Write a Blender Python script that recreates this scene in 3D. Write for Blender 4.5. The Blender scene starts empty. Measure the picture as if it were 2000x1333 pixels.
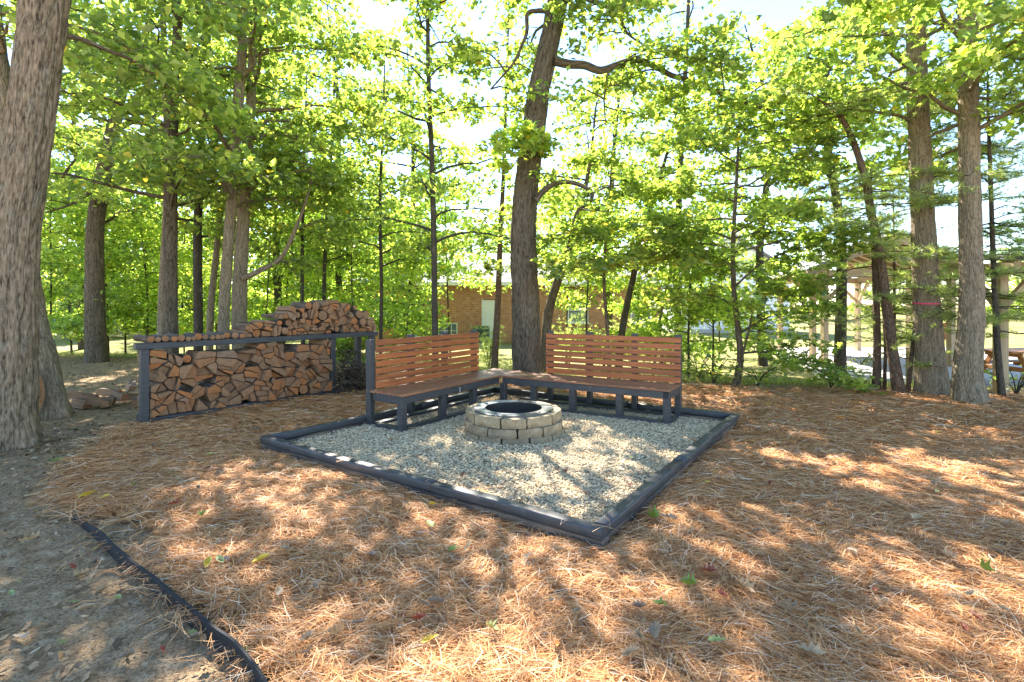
import bpy, bmesh, math, random
import numpy as np
from mathutils import Vector, Matrix, noise as mnoise

R = random.Random(7)
NR = np.random.default_rng(11)
scene = bpy.context.scene
C = scene.collection

# ------------------------------------------------------------------ camera, sky, sun, exposure
CAM_H, F, HORIZ = 1.514, 1000.0, 595.0            # eye height; focal length and horizon for a 2000 px wide picture
cam_d = bpy.data.cameras.new('camera')
cam = bpy.data.objects.new('camera', cam_d)
C.objects.link(cam)
cam.location = (0, 0, CAM_H)
cam.rotation_euler = (math.radians(90), 0, 0)
cam_d.sensor_width = 36
cam_d.lens = 36 * F / 2000
cam_d.shift_y = (HORIZ - 666.5) / 2000
cam_d.clip_start = 0.05
cam_d.clip_end = 1500
scene.camera = cam

SUN_EL, SUN_AZ = math.radians(41), math.atan2(-0.34, 0.94)   # azimuth measured from +Y towards +X
world = bpy.data.worlds.new('World')
scene.world = world
world.use_nodes = True
wn = world.node_tree
wn.nodes.clear()
w_out = wn.nodes.new('ShaderNodeOutputWorld')
w_bg = wn.nodes.new('ShaderNodeBackground')
w_sky = wn.nodes.new('ShaderNodeTexSky')
w_sky.sky_type = 'NISHITA'
w_sky.sun_disc = False
w_sky.sun_elevation = SUN_EL
w_sky.sun_rotation = SUN_AZ
w_sky.air_density = 1.0
w_sky.dust_density = 0.0
w_sky.ozone_density = 2.0
w_bg.inputs['Strength'].default_value = 0.064
wn.links.new(w_sky.outputs[0], w_bg.inputs[0])
wn.links.new(w_bg.outputs[0], w_out.inputs[0])

sun_d = bpy.data.lights.new('sun', 'SUN')
sun_d.energy = 3.3
sun_d.angle = math.radians(0.53)
sun_d.color = (1.0, 0.93, 0.82)
sun = bpy.data.objects.new('sun', sun_d)
C.objects.link(sun)
sdir = Vector((math.sin(SUN_AZ) * math.cos(SUN_EL), math.cos(SUN_AZ) * math.cos(SUN_EL), math.sin(SUN_EL)))
sun.rotation_euler = sdir.to_track_quat('Z', 'Y').to_euler()
sun.location = (0, 0, 30)

scene.view_settings.view_transform = 'Standard'
scene.view_settings.look = 'None'
scene.view_settings.exposure = 3.1
scene.view_settings.gamma = 1.0
scene.render.engine = 'CYCLES'
scene.cycles.max_bounces = 12
scene.cycles.diffuse_bounces = 8
scene.cycles.transmission_bounces = 6
scene.cycles.transparent_max_bounces = 6


def at(px, py, Y):
    """the point at depth Y that the photograph shows at pixel px, py"""
    return Vector(((px - 1000) * Y / F, Y, CAM_H + (HORIZ - py) * Y / F))


def gnd(px, py, z=0.0):
    Y = (CAM_H - z) * F / (py - HORIZ)
    return Vector(((px - 1000) * Y / F, Y, z))


# ------------------------------------------------------------------ materials
def nt(name):
    m = bpy.data.materials.new(name)
    m.use_nodes = True
    t = m.node_tree
    return m, t, t.nodes['Principled BSDF']


def N(t, typ, **kw):
    n = t.nodes.new(typ)
    for k, v in kw.items():
        if k in n.inputs.keys() if hasattr(n.inputs, 'keys') else False:
            n.inputs[k].default_value = v
        else:
            setattr(n, k, v)
    return n


def noise(t, vec, scale, detail=4, rough=0.55, dist=0.0):
    n = t.nodes.new('ShaderNodeTexNoise')
    n.inputs['Scale'].default_value = scale
    n.inputs['Detail'].default_value = detail
    n.inputs['Roughness'].default_value = rough
    n.inputs['Distortion'].default_value = dist
    if vec is not None:
        t.links.new(vec, n.inputs['Vector'])
    return n.outputs['Fac']


def mapping(t, vec, scale, rot=(0, 0, 0)):
    m = t.nodes.new('ShaderNodeMapping')
    m.inputs['Scale'].default_value = scale
    m.inputs['Rotation'].default_value = rot
    t.links.new(vec, m.inputs['Vector'])
    return m.outputs[0]


def coords(t, which='Object'):
    return t.nodes.new('ShaderNodeTexCoord').outputs[which]


def attr(t, name, out='Vector'):
    a = t.nodes.new('ShaderNodeAttribute')
    a.attribute_name = name
    return a.outputs[out]


def ramp(t, fac, stops, interp='LINEAR'):
    r = t.nodes.new('ShaderNodeValToRGB')
    r.color_ramp.interpolation = interp
    el = r.color_ramp.elements
    while len(el) < len(stops):
        el.new(0.5)
    for e, (p, c) in zip(el, stops):
        e.position = p
        e.color = (c[0], c[1], c[2], 1)
    t.links.new(fac, r.inputs[0])
    return r.outputs[0]


def mixc(t, fac, a, b, mode='MIX'):
    m = t.nodes.new('ShaderNodeMix')
    m.data_type = 'RGBA'
    m.blend_type = mode
    for sock, v in ((m.inputs[0], fac), (m.inputs[6], a), (m.inputs[7], b)):
        if isinstance(v, (int, float)):
            sock.default_value = v
        elif isinstance(v, tuple):
            sock.default_value = (v[0], v[1], v[2], 1)
        else:
            t.links.new(v, sock)
    return m.outputs[2]


def math_(t, op, a, b=0.0):
    m = t.nodes.new('ShaderNodeMath')
    m.operation = op
    for s, v in ((m.inputs[0], a), (m.inputs[1], b)):
        if isinstance(v, (int, float)):
            s.default_value = v
        else:
            t.links.new(v, s)
    return m.outputs[0]


def bump(t, bsdf, h, strength=0.4, dist=0.02):
    b = t.nodes.new('ShaderNodeBump')
    b.inputs['Strength'].default_value = strength
    b.inputs['Distance'].default_value = dist
    t.links.new(h, b.inputs['Height'])
    t.links.new(b.outputs[0], bsdf.inputs['Normal'])


def setc(t, bsdf, col):
    if isinstance(col, tuple):
        bsdf.inputs['Base Color'].default_value = (*col, 1)
    else:
        t.links.new(col, bsdf.inputs['Base Color'])


def objrand(t):
    return t.nodes.new('ShaderNodeObjectInfo').outputs['Random']


def mat_bark(name, dark, mid, pale, lichen=0.35, su=14, sv=3.2):
    m, t, b = nt(name)
    v = attr(t, 'bark')
    vm = mapping(t, v, (su, su, sv))
    vo = t.nodes.new('ShaderNodeTexVoronoi')
    vo.feature = 'DISTANCE_TO_EDGE'
    vo.inputs['Scale'].default_value = 1.6
    nz = t.nodes.new('ShaderNodeTexNoise')
    nz.inputs['Scale'].default_value = 1.3
    t.links.new(vm, nz.inputs['Vector'])
    add = mixc(t, 0.25, vm, nz.outputs['Color'], 'ADD')
    t.links.new(add, vo.inputs['Vector'])
    plate = ramp(t, vo.outputs['Distance'], [(0.02, (0, 0, 0)), (0.24, (1, 1, 1))])
    rn = noise(t, mapping(t, v, (su * .8, su * .8, sv * .55)), 1.0, 2, 0.5, 0.4)
    rid = math_(t, 'MULTIPLY', math_(t, 'ABSOLUTE', math_(t, 'SUBTRACT', rn, 0.5)), 6.0)
    plate = math_(t, 'MULTIPLY', ramp(t, rid, [(0.06, (0, 0, 0)), (0.5, (1, 1, 1))]), math_(t, 'ADD', math_(t, 'MULTIPLY', plate, 0.55), 0.45))
    fine = noise(t, mapping(t, v, (su * 5, su * 5, sv * 5)), 1.0, 6, 0.65)
    col = mixc(t, plate, dark, mid)
    col = mixc(t, ramp(t, fine, [(0.35, (0, 0, 0)), (0.75, (1, 1, 1))]), col, pale)
    li = noise(t, mapping(t, v, (3.2, 3.2, 2.2)), 2.0, 6, 0.7)
    li2 = ramp(t, li, [(0.56, (0, 0, 0)), (0.68, (lichen,) * 3)])
    col = mixc(t, li2, col, (0.30, 0.31, 0.25))
    mo = noise(t, mapping(t, v, (1.6, 1.6, 0.9)), 1.4, 4, 0.6)
    col = mixc(t, ramp(t, mo, [(0.6, (0, 0, 0)), (0.8, (0.45,) * 3)]), col, (0.09, 0.10, 0.035))
    setc(t, b, col)
    b.inputs['Roughness'].default_value = 0.92
    b.inputs['Specular IOR Level'].default_value = 0.15
    h = math_(t, 'ADD', math_(t, 'MULTIPLY', plate, 0.7), math_(t, 'MULTIPLY', fine, 0.5))
    bump(t, b, h, 0.9, 0.02)
    return m


def mat_leaf(name, trans=1.0):
    m, t, b = nt(name)
    t.nodes.remove(b)
    out = t.nodes['Material Output']
    tint = attr(t, 'tint', 'Color')
    d = t.nodes.new('ShaderNodeBsdfDiffuse')
    tr = t.nodes.new('ShaderNodeBsdfTranslucent')
    gl = t.nodes.new('ShaderNodeBsdfGlossy')
    gl.inputs['Roughness'].default_value = 0.38
    gl.inputs['Color'].default_value = (0.9, 0.95, 1, 1)
    t.links.new(tint, d.inputs['Color'])
    tc = mixc(t, 1.0, tint, (2.85 * trans, 2.8 * trans, 1.7 * trans), 'MULTIPLY')
    t.links.new(tc, tr.inputs['Color'])
    a = t.nodes.new('ShaderNodeAddShader')
    t.links.new(d.outputs[0], a.inputs[0])
    t.links.new(tr.outputs[0], a.inputs[1])
    g = t.nodes.new('ShaderNodeMixShader')
    g.inputs[0].default_value = 0.05
    t.links.new(a.outputs[0], g.inputs[1])
    t.links.new(gl.outputs[0], g.inputs[2])
    t.links.new(g.outputs[0], out.inputs['Surface'])
    return m


def mat_tint(name, rough=0.9, spec=0.2, var=0.25, scale=60):
    """plain surface coloured by the per-piece 'tint' attribute"""
    m, t, b = nt(name)
    c = attr(t, 'tint', 'Color')
    n = noise(t, coords(t), scale, 3)
    c = mixc(t, var, c, mixc(t, 1.0, c, ramp(t, n, [(0.3, (0.3,) * 3), (0.7, (1.7,) * 3)]), 'MULTIPLY'))
    setc(t, b, c)
    b.inputs['Roughness'].default_value = rough
    b.inputs['Specular IOR Level'].default_value = spec
    return m


def mat_paint_dark(name='dark_paint'):
    m, t, b = nt(name)
    co = coords(t)
    n = noise(t, mapping(t, co, (3, 30, 30)), 1.5, 5, 0.6)
    n2 = noise(t, co, 9, 5, 0.65)
    c = ramp(t, n, [(0.3, (0.030, 0.031, 0.034)), (0.7, (0.066, 0.067, 0.072))])
    c = mixc(t, ramp(t, n2, [(0.58, (0, 0, 0)), (0.72, (0.5,) * 3)]), c, (0.11, 0.10, 0.085))
    setc(t, b, c)
    b.inputs['Roughness'].default_value = 0.5
    bump(t, b, n, 0.25, 0.004)
    return m


def mat_slat(name, a, c_, dirt=(0.10, 0.04, 0.02), rough=0.5):
    m, t, b = nt(name)
    co = coords(t)
    rnd = objrand(t)
    off = t.nodes.new('ShaderNodeVectorMath')
    off.operation = 'ADD'
    cmb = t.nodes.new('ShaderNodeCombineXYZ')
    for i in range(3):
        t.links.new(math_(t, 'MULTIPLY', rnd, 37.0 + 11 * i), cmb.inputs[i])
    t.links.new(co, off.inputs[0])
    t.links.new(cmb.outputs[0], off.inputs[1])
    v = off.outputs[0]
    g = noise(t, mapping(t, v, (1.6, 34, 34)), 1.0, 6, 0.6, 0.6)
    big = noise(t, mapping(t, v, (1.2, 6, 6)), 1.0, 3)
    c = ramp(t, g, [(0.28, dirt), (0.45, a), (0.72, c_)])
    c = mixc(t, math_(t, 'MULTIPLY', rnd, 0.7), c, mixc(t, 1.0, c, (0.6, 0.62, 0.68), 'MULTIPLY'))
    c = mixc(t, ramp(t, big, [(0.55, (0, 0, 0)), (0.75, (0.45,) * 3)]), c, dirt)
    kn = t.nodes.new('ShaderNodeTexVoronoi')
    kn.inputs['Scale'].default_value = 1.0
    t.links.new(mapping(t, v, (3.1, 9, 9)), kn.inputs['Vector'])
    c = mixc(t, ramp(t, kn.outputs['Distance'], [(0.06, (0.8,) * 3), (0.12, (0, 0, 0))]), c, (0.05, 0.02, 0.01))
    setc(t, b, c)
    b.inputs['Roughness'].default_value = rough
    bump(t, b, g, 0.25, 0.003)
    return m


def mat_log_end():
    m, t, b = nt('log_end_grain')
    co = coords(t)
    rnd = objrand(t)
    dist = noise(t, co, 16, 3)
    sx = t.nodes.new('ShaderNodeSeparateXYZ')
    t.links.new(co, sx.inputs[0])
    x = math_(t, 'ADD', sx.outputs[0], math_(t, 'MULTIPLY', math_(t, 'SUBTRACT', rnd, 0.5), 0.12))
    z = math_(t, 'ADD', sx.outputs[2], 0.06)
    r = math_(t, 'SQRT', math_(t, 'ADD', math_(t, 'MULTIPLY', x, x), math_(t, 'MULTIPLY', z, z)))
    ring = math_(t, 'SINE', math_(t, 'ADD', math_(t, 'MULTIPLY', r, 420.0), math_(t, 'MULTIPLY', dist, 9.0)))
    ang = math_(t, 'ARCTAN2', x, z)
    cmb = t.nodes.new('ShaderNodeCombineXYZ')
    t.links.new(math_(t, 'MULTIPLY', ang, 7.0), cmb.inputs[0])
    t.links.new(math_(t, 'MULTIPLY', r, 5.0), cmb.inputs[1])
    t.links.new(math_(t, 'MULTIPLY', rnd, 50.0), cmb.inputs[2])
    crack = noise(t, cmb.outputs[0], 1.6, 4, 0.6)
    base = ramp(t, rnd, [(0.0, (0.26, 0.15, 0.085)), (0.35, (0.36, 0.21, 0.118)), (0.6, (0.36, 0.175, 0.085)),
                         (0.8, (0.43, 0.18, 0.07)), (0.93, (0.50, 0.19, 0.065)), (1.0, (0.30, 0.205, 0.14))])
    blotch = noise(t, co, 22, 5, 0.6)
    c = mixc(t, ramp(t, blotch, [(0.4, (0, 0, 0)), (0.7, (0.6,) * 3)]), base, (0.15, 0.085, 0.05))
    c = mixc(t, ramp(t, ring, [(0.2, (0.0,) * 3), (1.0, (0.28,) * 3)]), c, (0.12, 0.06, 0.03))
    c = mixc(t, ramp(t, crack, [(0.30, (0.85,) * 3), (0.37, (0, 0, 0))]), c, (0.035, 0.02, 0.012))
    setc(t, b, c)
    b.inputs['Roughness'].default_value = 0.9
    b.inputs['Specular IOR Level'].default_value = 0.1
    bump(t, b, math_(t, 'ADD', crack, math_(t, 'MULTIPLY', blotch, 0.5)), 0.5, 0.006)
    return m


def mat_noise2(name, stops, scale=8, detail=6, rough=0.9, bstr=0.4, bdist=0.02, which='Object', sc=(1, 1, 1), spec=0.3):
    m, t, b = nt(name)
    v = mapping(t, coords(t, which), sc)
    n = noise(t, v, scale, detail, 0.62)
    setc(t, b, ramp(t, n, stops))
    b.inputs['Roughness'].default_value = rough
    b.inputs['Specular IOR Level'].default_value = spec
    if bstr:
        bump(t, b, n, bstr, bdist)
    return m


def mat_dirt():
    m, t, b = nt('dirt')
    co = coords(t)
    n1 = noise(t, co, 0.7, 5)
    n2 = noise(t, co, 9, 8, 0.7)
    n3 = noise(t, co, 70, 4, 0.7)
    c = ramp(t, n2, [(0.3, (0.23, 0.148, 0.08)), (0.5, (0.41, 0.28, 0.16)), (0.7, (0.55, 0.41, 0.26))])
    c = mixc(t, ramp(t, n1, [(0.45, (0, 0, 0)), (0.7, (0.4,) * 3)]), c, (0.11, 0.105, 0.04))
    c = mixc(t, ramp(t, n3, [(0.35, (0.7,) * 3), (0.55, (0, 0, 0))]), c, (0.04, 0.028, 0.018))
    setc(t, b, c)
    b.inputs['Roughness'].default_value = 1.0
    b.inputs['Specular IOR Level'].default_value = 0.08
    bump(t, b, math_(t, 'ADD', n2, math_(t, 'MULTIPLY', n3, 0.6)), 0.9, 0.03)
    return m


def mat_lawn():
    m, t, b = nt('lawn_grass')
    co = coords(t)
    n1 = noise(t, co, 0.35, 5)
    n2 = noise(t, co, 14, 6, 0.7)
    c = ramp(t, n2, [(0.3, (0.10, 0.11, 0.025)), (0.5, (0.19, 0.20, 0.055)), (0.72, (0.30, 0.28, 0.11))])
    c = mixc(t, ramp(t, n1, [(0.42, (0, 0, 0)), (0.66, (0.7,) * 3)]), c, (0.36, 0.29, 0.16))
    setc(t, b, c)
    b.inputs['Roughness'].default_value = 1.0
    b.inputs['Specular IOR Level'].default_value = 0.1
    bump(t, b, n2, 0.8, 0.05)
    return m


def mat_brick():
    m, t, b = nt('house_brick')
    co = coords(t)
    br = t.nodes.new('ShaderNodeTexBrick')
    br.inputs['Color1'].default_value = (0.50, 0.215, 0.10, 1)
    br.inputs['Color2'].default_value = (0.38, 0.145, 0.065, 1)
    br.inputs['Mortar'].default_value = (0.36, 0.30, 0.24, 1)
    br.inputs['Scale'].default_value = 1.0
    br.inputs['Brick Width'].default_value = 0.22
    br.inputs['Row Height'].default_value = 0.08
    br.inputs['Mortar Size'].default_value = 0.010
    t.links.new(mapping(t, co, (1, 1, 1), (math.radians(90), 0, 0)), br.inputs['Vector'])
    n = noise(t, co, 5, 5)
    c = mixc(t, 0.6, br.outputs['Color'], mixc(t, 1.0, br.outputs['Color'], ramp(t, n, [(0.3, (0.7, 0.6, 0.5)), (0.7, (1.3, 1.3, 1.2))]), 'MULTIPLY'))
    setc(t, b, c)
    b.inputs['Roughness'].default_value = 0.9
    bump(t, b, br.outputs['Fac'], -0.4, 0.01)
    return m


def mat_rows(name, c1, c2, pitch, axis='Z', rough=0.6, width=0.12):
    """horizontal board / shingle course lines, too far away to be built one by one"""
    m, t, b = nt(name)
    co = coords(t)
    s = t.nodes.new('ShaderNodeSeparateXYZ')
    t.links.new(co, s.inputs[0])
    f = math_(t, 'FRACT', math_(t, 'DIVIDE', s.outputs[axis], pitch))
    n = noise(t, co, 3.0, 6)
    c = mixc(t, ramp(t, n, [(0.35, (0, 0, 0)), (0.7, (1, 1, 1))]), c1, c2)
    c = mixc(t, ramp(t, f, [(0.0, (0.7,) * 3), (width, (0, 0, 0))]), c, tuple(x * 0.5 for x in c1))
    setc(t, b, c)
    b.inputs['Roughness'].default_value = rough
    bump(t, b, f, 0.5, 0.02)
    return m


def mat_flat(name, col, rough=0.6, metal=0.0, var=0.15, scale=12, bstr=0.15):
    m, t, b = nt(name)
    n = noise(t, coords(t), scale, 5, 0.6)
    lo = tuple(max(0, x * (1 - var)) for x in col)
    hi = tuple(x * (1 + var) for x in col)
    setc(t, b, ramp(t, n, [(0.3, lo), (0.7, hi)]))
    b.inputs['Roughness'].default_value = rough
    b.inputs['Metallic'].default_value = metal
    if bstr:
        bump(t, b, n, bstr, 0.005)
    return m


M = {}
M['bark_oak'] = mat_bark('bark_oak', (0.02, 0.014, 0.009), (0.16, 0.11, 0.068), (0.40, 0.31, 0.215), 0.3, 12, 2.2)
M['bark_oak_mid'] = mat_bark('bark_oak_mid', (0.015, 0.011, 0.007), (0.10, 0.074, 0.048), (0.22, 0.175, 0.125), 0.25, 12, 2.2)
M['bark_light'] = mat_bark('bark_light', (0.045, 0.033, 0.022), (0.24, 0.18, 0.115), (0.40, 0.32, 0.22), 0.4, 20, 4.6)
M['bark_dark'] = mat_bark('bark_dark', (0.022, 0.018, 0.014), (0.075, 0.06, 0.046), (0.13, 0.11, 0.085), 0.3, 16, 5.0)
M['bark_pine'] = mat_bark('bark_pine', (0.035, 0.022, 0.015), (0.13, 0.075, 0.048), (0.20, 0.14, 0.10), 0.2, 12, 6.0)
M['leaf'] = mat_leaf('leaf')
M['needle'] = mat_leaf('needle', 1.1)
M['dark'] = mat_paint_dark()
M['slat'] = mat_slat('stained_slat', (0.38, 0.105, 0.028), (0.55, 0.185, 0.052), (0.20, 0.07, 0.026))
M['seat'] = mat_slat('stained_seat', (0.30, 0.125, 0.06), (0.44, 0.20, 0.10), (0.14, 0.06, 0.033), 0.5)
M['log_end'] = mat_log_end()
M['log_side'] = mat_noise2('log_bark', [(0.3, (0.05, 0.035, 0.025)), (0.55, (0.14, 0.10, 0.075)), (0.75, (0.26, 0.21, 0.17))], 20, 6, 0.95, 0.8, 0.015, sc=(1, 0.25, 1))
M['log_split'] = mat_noise2('log_split_face', [(0.3, (0.16, 0.09, 0.05)), (0.7, (0.34, 0.21, 0.12))], 26, 6, 0.9, 0.5, 0.01, sc=(1, 0.15, 1))
def mat_stone():
    m, t, b = nt('pit_stone')
    co = coords(t); rnd = objrand(t)
    n = noise(t, co, 7, 9, 0.65); n2 = noise(t, co, 38, 5, 0.7); n3 = noise(t, co, 2.6, 4, 0.6)
    c = ramp(t, n, [(0.25, (0.16, 0.115, 0.06)), (0.45, (0.32, 0.25, 0.15)), (0.62, (0.43, 0.355, 0.235)), (0.8, (0.33, 0.29, 0.225))])
    c = mixc(t, rnd, mixc(t, 1.0, c, (0.78, 0.76, 0.74), 'MULTIPLY'), mixc(t, 1.0, c, (1.12, 1.1, 1.06), 'MULTIPLY'))
    c = mixc(t, ramp(t, n3, [(0.5, (0, 0, 0)), (0.7, (0.55,) * 3)]), c, (0.15, 0.13, 0.10))
    c = mixc(t, ramp(t, n2, [(0.3, (0.5,) * 3), (0.45, (0, 0, 0))]), c, (0.10, 0.075, 0.045))
    setc(t, b, c)
    b.inputs['Roughness'].default_value = 0.92
    bump(t, b, math_(t, 'ADD', n, math_(t, 'MULTIPLY', n2, 0.6)), 0.8, 0.014)
    return m


M['stone'] = mat_stone()
M['steel'] = mat_flat('pit_ring_steel', (0.16, 0.165, 0.18), 0.38, 0.85, 0.35, 9, 0.1)
M['soot'] = mat_flat('pit_liner_steel', (0.035, 0.03, 0.028), 0.75, 0.3, 0.4, 8, 0.2)
M['ash'] = mat_flat('ash', (0.05, 0.047, 0.043), 1.0, 0, 0.5, 40, 0.5)
M['pebble'] = mat_tint('pebble', 0.9, 0.15, 0.2, 90)
M['gravel_base'] = mat_noise2('gravel_base', [(0.35, (0.20, 0.16, 0.11)), (0.65, (0.48, 0.39, 0.27))], 60, 4, 1.0, 0.8, 0.02)
M['straw'] = mat_tint('straw', 0.75, 0.25, 0.1, 30)
M['straw_base'] = mat_noise2('straw_mat', [(0.3, (0.10, 0.046, 0.020)), (0.5, (0.33, 0.165, 0.065)), (0.72, (0.54, 0.32, 0.155))], 30, 7, 1.0, 0.9, 0.03, spec=0.05)
M['dirt'] = mat_dirt()
M['litter'] = mat_tint('litter', 0.9, 0.15, 0.3, 50)
M['lawn'] = mat_lawn()
M['grass'] = mat_leaf('grass_blade', 0.5)
M['rubber'] = mat_flat('edging_rubber', (0.014, 0.014, 0.015), 0.95, 0, 0.4, 20)
M['brick'] = mat_brick()
M['shingle'] = mat_rows('roof_shingle', (0.24, 0.235, 0.235), (0.32, 0.315, 0.31), 0.14, 'Z', 0.9, 0.3)
M['siding'] = mat_rows('white_siding', (0.74, 0.75, 0.76), (0.80, 0.80, 0.80), 0.2, 'Z', 0.5, 0.12)
M['white'] = mat_flat('white_trim', (0.74, 0.74, 0.72), 0.5, 0, 0.06)
M['worn_dark'] = mat_noise2('worn_timber', [(0.34, (0.045, 0.042, 0.042)), (0.5, (0.10, 0.08, 0.065)), (0.66, (0.24, 0.165, 0.11))], 2.2, 6, 0.85, 0.3, 0.006, sc=(1, 6, 6))
M['glass'] = mat_flat('window_glass', (0.16, 0.20, 0.22), 0.06, 0, 0.3, 2, 0)
M['concrete'] = mat_noise2('concrete', [(0.3, (0.36, 0.34, 0.31)), (0.7, (0.47, 0.45, 0.42))], 4, 7, 0.9, 0.15, 0.005)
M['post'] = mat_slat('post_pine', (0.42, 0.30, 0.17), (0.56, 0.42, 0.26), (0.30, 0.20, 0.11), 0.7)
M['roof_wood'] = mat_slat('roof_deck_wood', (0.46, 0.30, 0.15), (0.56, 0.39, 0.21), (0.34, 0.22, 0.11), 0.7)
M['orange_wood'] = mat_slat('orange_wood', (0.34, 0.14, 0.045), (0.46, 0.21, 0.075), (0.2, 0.08, 0.03), 0.6)
M['teal'] = mat_flat('teal_metal', (0.05, 0.10, 0.11), 0.5, 0.3, 0.3)
M['grille'] = mat_flat('grille', (0.02, 0.03, 0.03), 0.5)
M['pink'] = mat_flat('pink_ribbon', (0.70, 0.05, 0.16), 0.5)
M['blue'] = mat_flat('blue_cloth', (0.015, 0.06, 0.42), 0.6)
M['moss'] = mat_noise2('moss', [(0.3, (0.015, 0.022, 0.008)), (0.7, (0.06, 0.075, 0.025))], 40, 5, 1.0, 0.9, 0.02)
M['rot'] = mat_noise2('rotten_wood', [(0.3, (0.09, 0.045, 0.02)), (0.55, (0.30, 0.15, 0.06)), (0.75, (0.40, 0.26, 0.14))], 14, 6, 0.95, 0.7, 0.02, sc=(1, 1, 0.3))
M['stem'] = M['bark_dark']


# ------------------------------------------------------------------ object helpers
def tag(o, label=None, cat=None, group=None, kind=None):
    if label: o['label'] = label
    if cat: o['category'] = cat
    if group: o['group'] = group
    if kind: o['kind'] = kind
    return o


def empty(name, loc=(0, 0, 0), rz=0.0, label=None, cat=None, group=None):
    o = bpy.data.objects.new(name, None)
    o.empty_display_size = 0.1
    C.objects.link(o)
    o.location = loc
    o.rotation_euler = (0, 0, rz)
    return tag(o, label, cat, group)


def link(name, me, parent=None, loc=(0, 0, 0), rot=(0, 0, 0)):
    o = bpy.data.objects.new(name, me)
    C.objects.link(o)
    o.parent = parent
    o.location = loc
    o.rotation_euler = rot
    return o


def mesh_np(name, V, Fs, mats, smooth=False, tint=None, bark=None, mat_idx=None):
    """V (n,3); Fs: list of int arrays (m,k), each with its own k"""
    me = bpy.data.meshes.new(name)
    V = np.ascontiguousarray(V, dtype=np.float32)
    me.vertices.add(len(V))
    me.vertices.foreach_set('co', V.ravel())
    Fs = [np.asarray(f, dtype=np.int32) for f in Fs if len(f)]
    loops = np.concatenate([f.ravel() for f in Fs])
    tot = np.concatenate([np.full(len(f), f.shape[1], dtype=np.int32) for f in Fs])
    start = np.concatenate([[0], np.cumsum(tot)[:-1]]).astype(np.int32)
    me.loops.add(len(loops))
    me.loops.foreach_set('vertex_index', loops)
    me.polygons.add(len(tot))
    me.polygons.foreach_set('loop_start', start)
    if mat_idx is not None:
        me.polygons.foreach_set('material_index', np.asarray(mat_idx, dtype=np.int32))
    me.polygons.foreach_set('use_smooth', np.full(len(tot), bool(smooth)))
    for m in (mats if isinstance(mats, (list, tuple)) else [mats]):
        me.materials.append(m)
    if tint is not None:
        a = me.attributes.new('tint', 'FLOAT_COLOR', 'POINT')
        t4 = np.ones((len(V), 4), dtype=np.float32)
        t4[:, :3] = tint
        a.data.foreach_set('color', t4.ravel())
    if bark is not None:
        a = me.attributes.new('bark', 'FLOAT_VECTOR', 'POINT')
        a.data.foreach_set('vector', np.ascontiguousarray(bark, dtype=np.float32).ravel())
    me.update(calc_edges=True)
    return me


_boxes = {}


def box_mesh(sx, sy, sz, mat, bev=0.004, seg=1):
    key = (round(sx, 4), round(sy, 4), round(sz, 4), mat.name, bev, seg)
    if key not in _boxes:
        bm = bmesh.new()
        bmesh.ops.create_cube(bm, size=1.0)
        bmesh.ops.scale(bm, vec=(sx, sy, sz), verts=bm.verts)
        if bev > 0:
            bmesh.ops.bevel(bm, geom=bm.edges[:], offset=min(bev, 0.4 * min(sx, sy, sz)), segments=seg, affect='EDGES')
        me = bpy.data.meshes.new('box')
        bm.to_mesh(me)
        bm.free()
        me.materials.append(mat)
        _boxes[key] = me
    return _boxes[key]


def box(name, parent, c, s, mat, rot=(0, 0, 0), bev=0.004, seg=1):
    return link(name, box_mesh(*s, mat, bev, seg), parent, c, rot)


def beam(name, parent, a, b, w, h, mat, bev=0.004, up=Vector((0, 0, 1))):
    """box from a to b (centre line), length along local X"""
    a, b = Vector(a), Vector(b)
    d = b - a
    L = d.length
    x = d.normalized()
    y = up.cross(x)
    if y.length < 1e-4:
        y = Vector((0, 1, 0))
    y.normalize()
    z = x.cross(y)
    rot = Matrix((x, y, z)).transposed().to_euler()
    return link(name, box_mesh(L, w, h, mat, bev), parent, (a + b) / 2, rot)


def poly_prism(name, pts, z0, z1, mats, parent=None):
    """vertical prism over a polygon of xy points"""
    n = len(pts)
    V = [(x, y, z0) for x, y in pts] + [(x, y, z1) for x, y in pts]
    me = bpy.data.meshes.new(name)
    me.from_pydata(V, [], [list(range(n))[::-1], list(range(n, 2 * n))] + [[i, (i + 1) % n, n + (i + 1) % n, n + i] for i in range(n)])
    me.materials.append(mats)
    return link(name, me, parent)


def raw(name, V, Fc, mat, parent=None):
    me = bpy.data.meshes.new(name)
    me.from_pydata([tuple(v) for v in V], [], Fc)
    me.materials.append(mat)
    me.update()
    return link(name, me, parent)


# ------------------------------------------------------------------ terrain
def smooth(a, b, x):
    t = np.clip((x - a) / (b - a), 0, 1)
    return t * t * (3 - 2 * t)


def vnoise(x, y, s, seed=0):
    """cheap smooth noise from a few rotated sines"""
    r = np.random.default_rng(seed)
    o = 0
    for k in range(6):
        a = r.uniform(0, 6.28); f = s * r.uniform(0.6, 1.7); p = r.uniform(0, 6.28)
        o = o + np.sin((x * math.cos(a) + y * math.sin(a)) * f + p)
    return o / 6


def edge_y(x):
    """depth where the wooded ground gives way to the lawn"""
    return np.interp(x, [-40, -14, -8, -4, 0, 4, 6, 9, 14, 40], [16.5, 15.5, 14.6, 13.2, 11.6, 10.2, 9.6, 9.3, 9.2, 9.2])


def gz(x, y):
    x = np.asarray(x, float); y = np.asarray(y, float)
    e = edge_y(x)
    return -0.28 * smooth(0.0, 3.0, y - e + 0.4) + 0.02 * vnoise(x, y, 0.9, 3) * smooth(1.5, 4, np.abs(y - 6.5))


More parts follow.
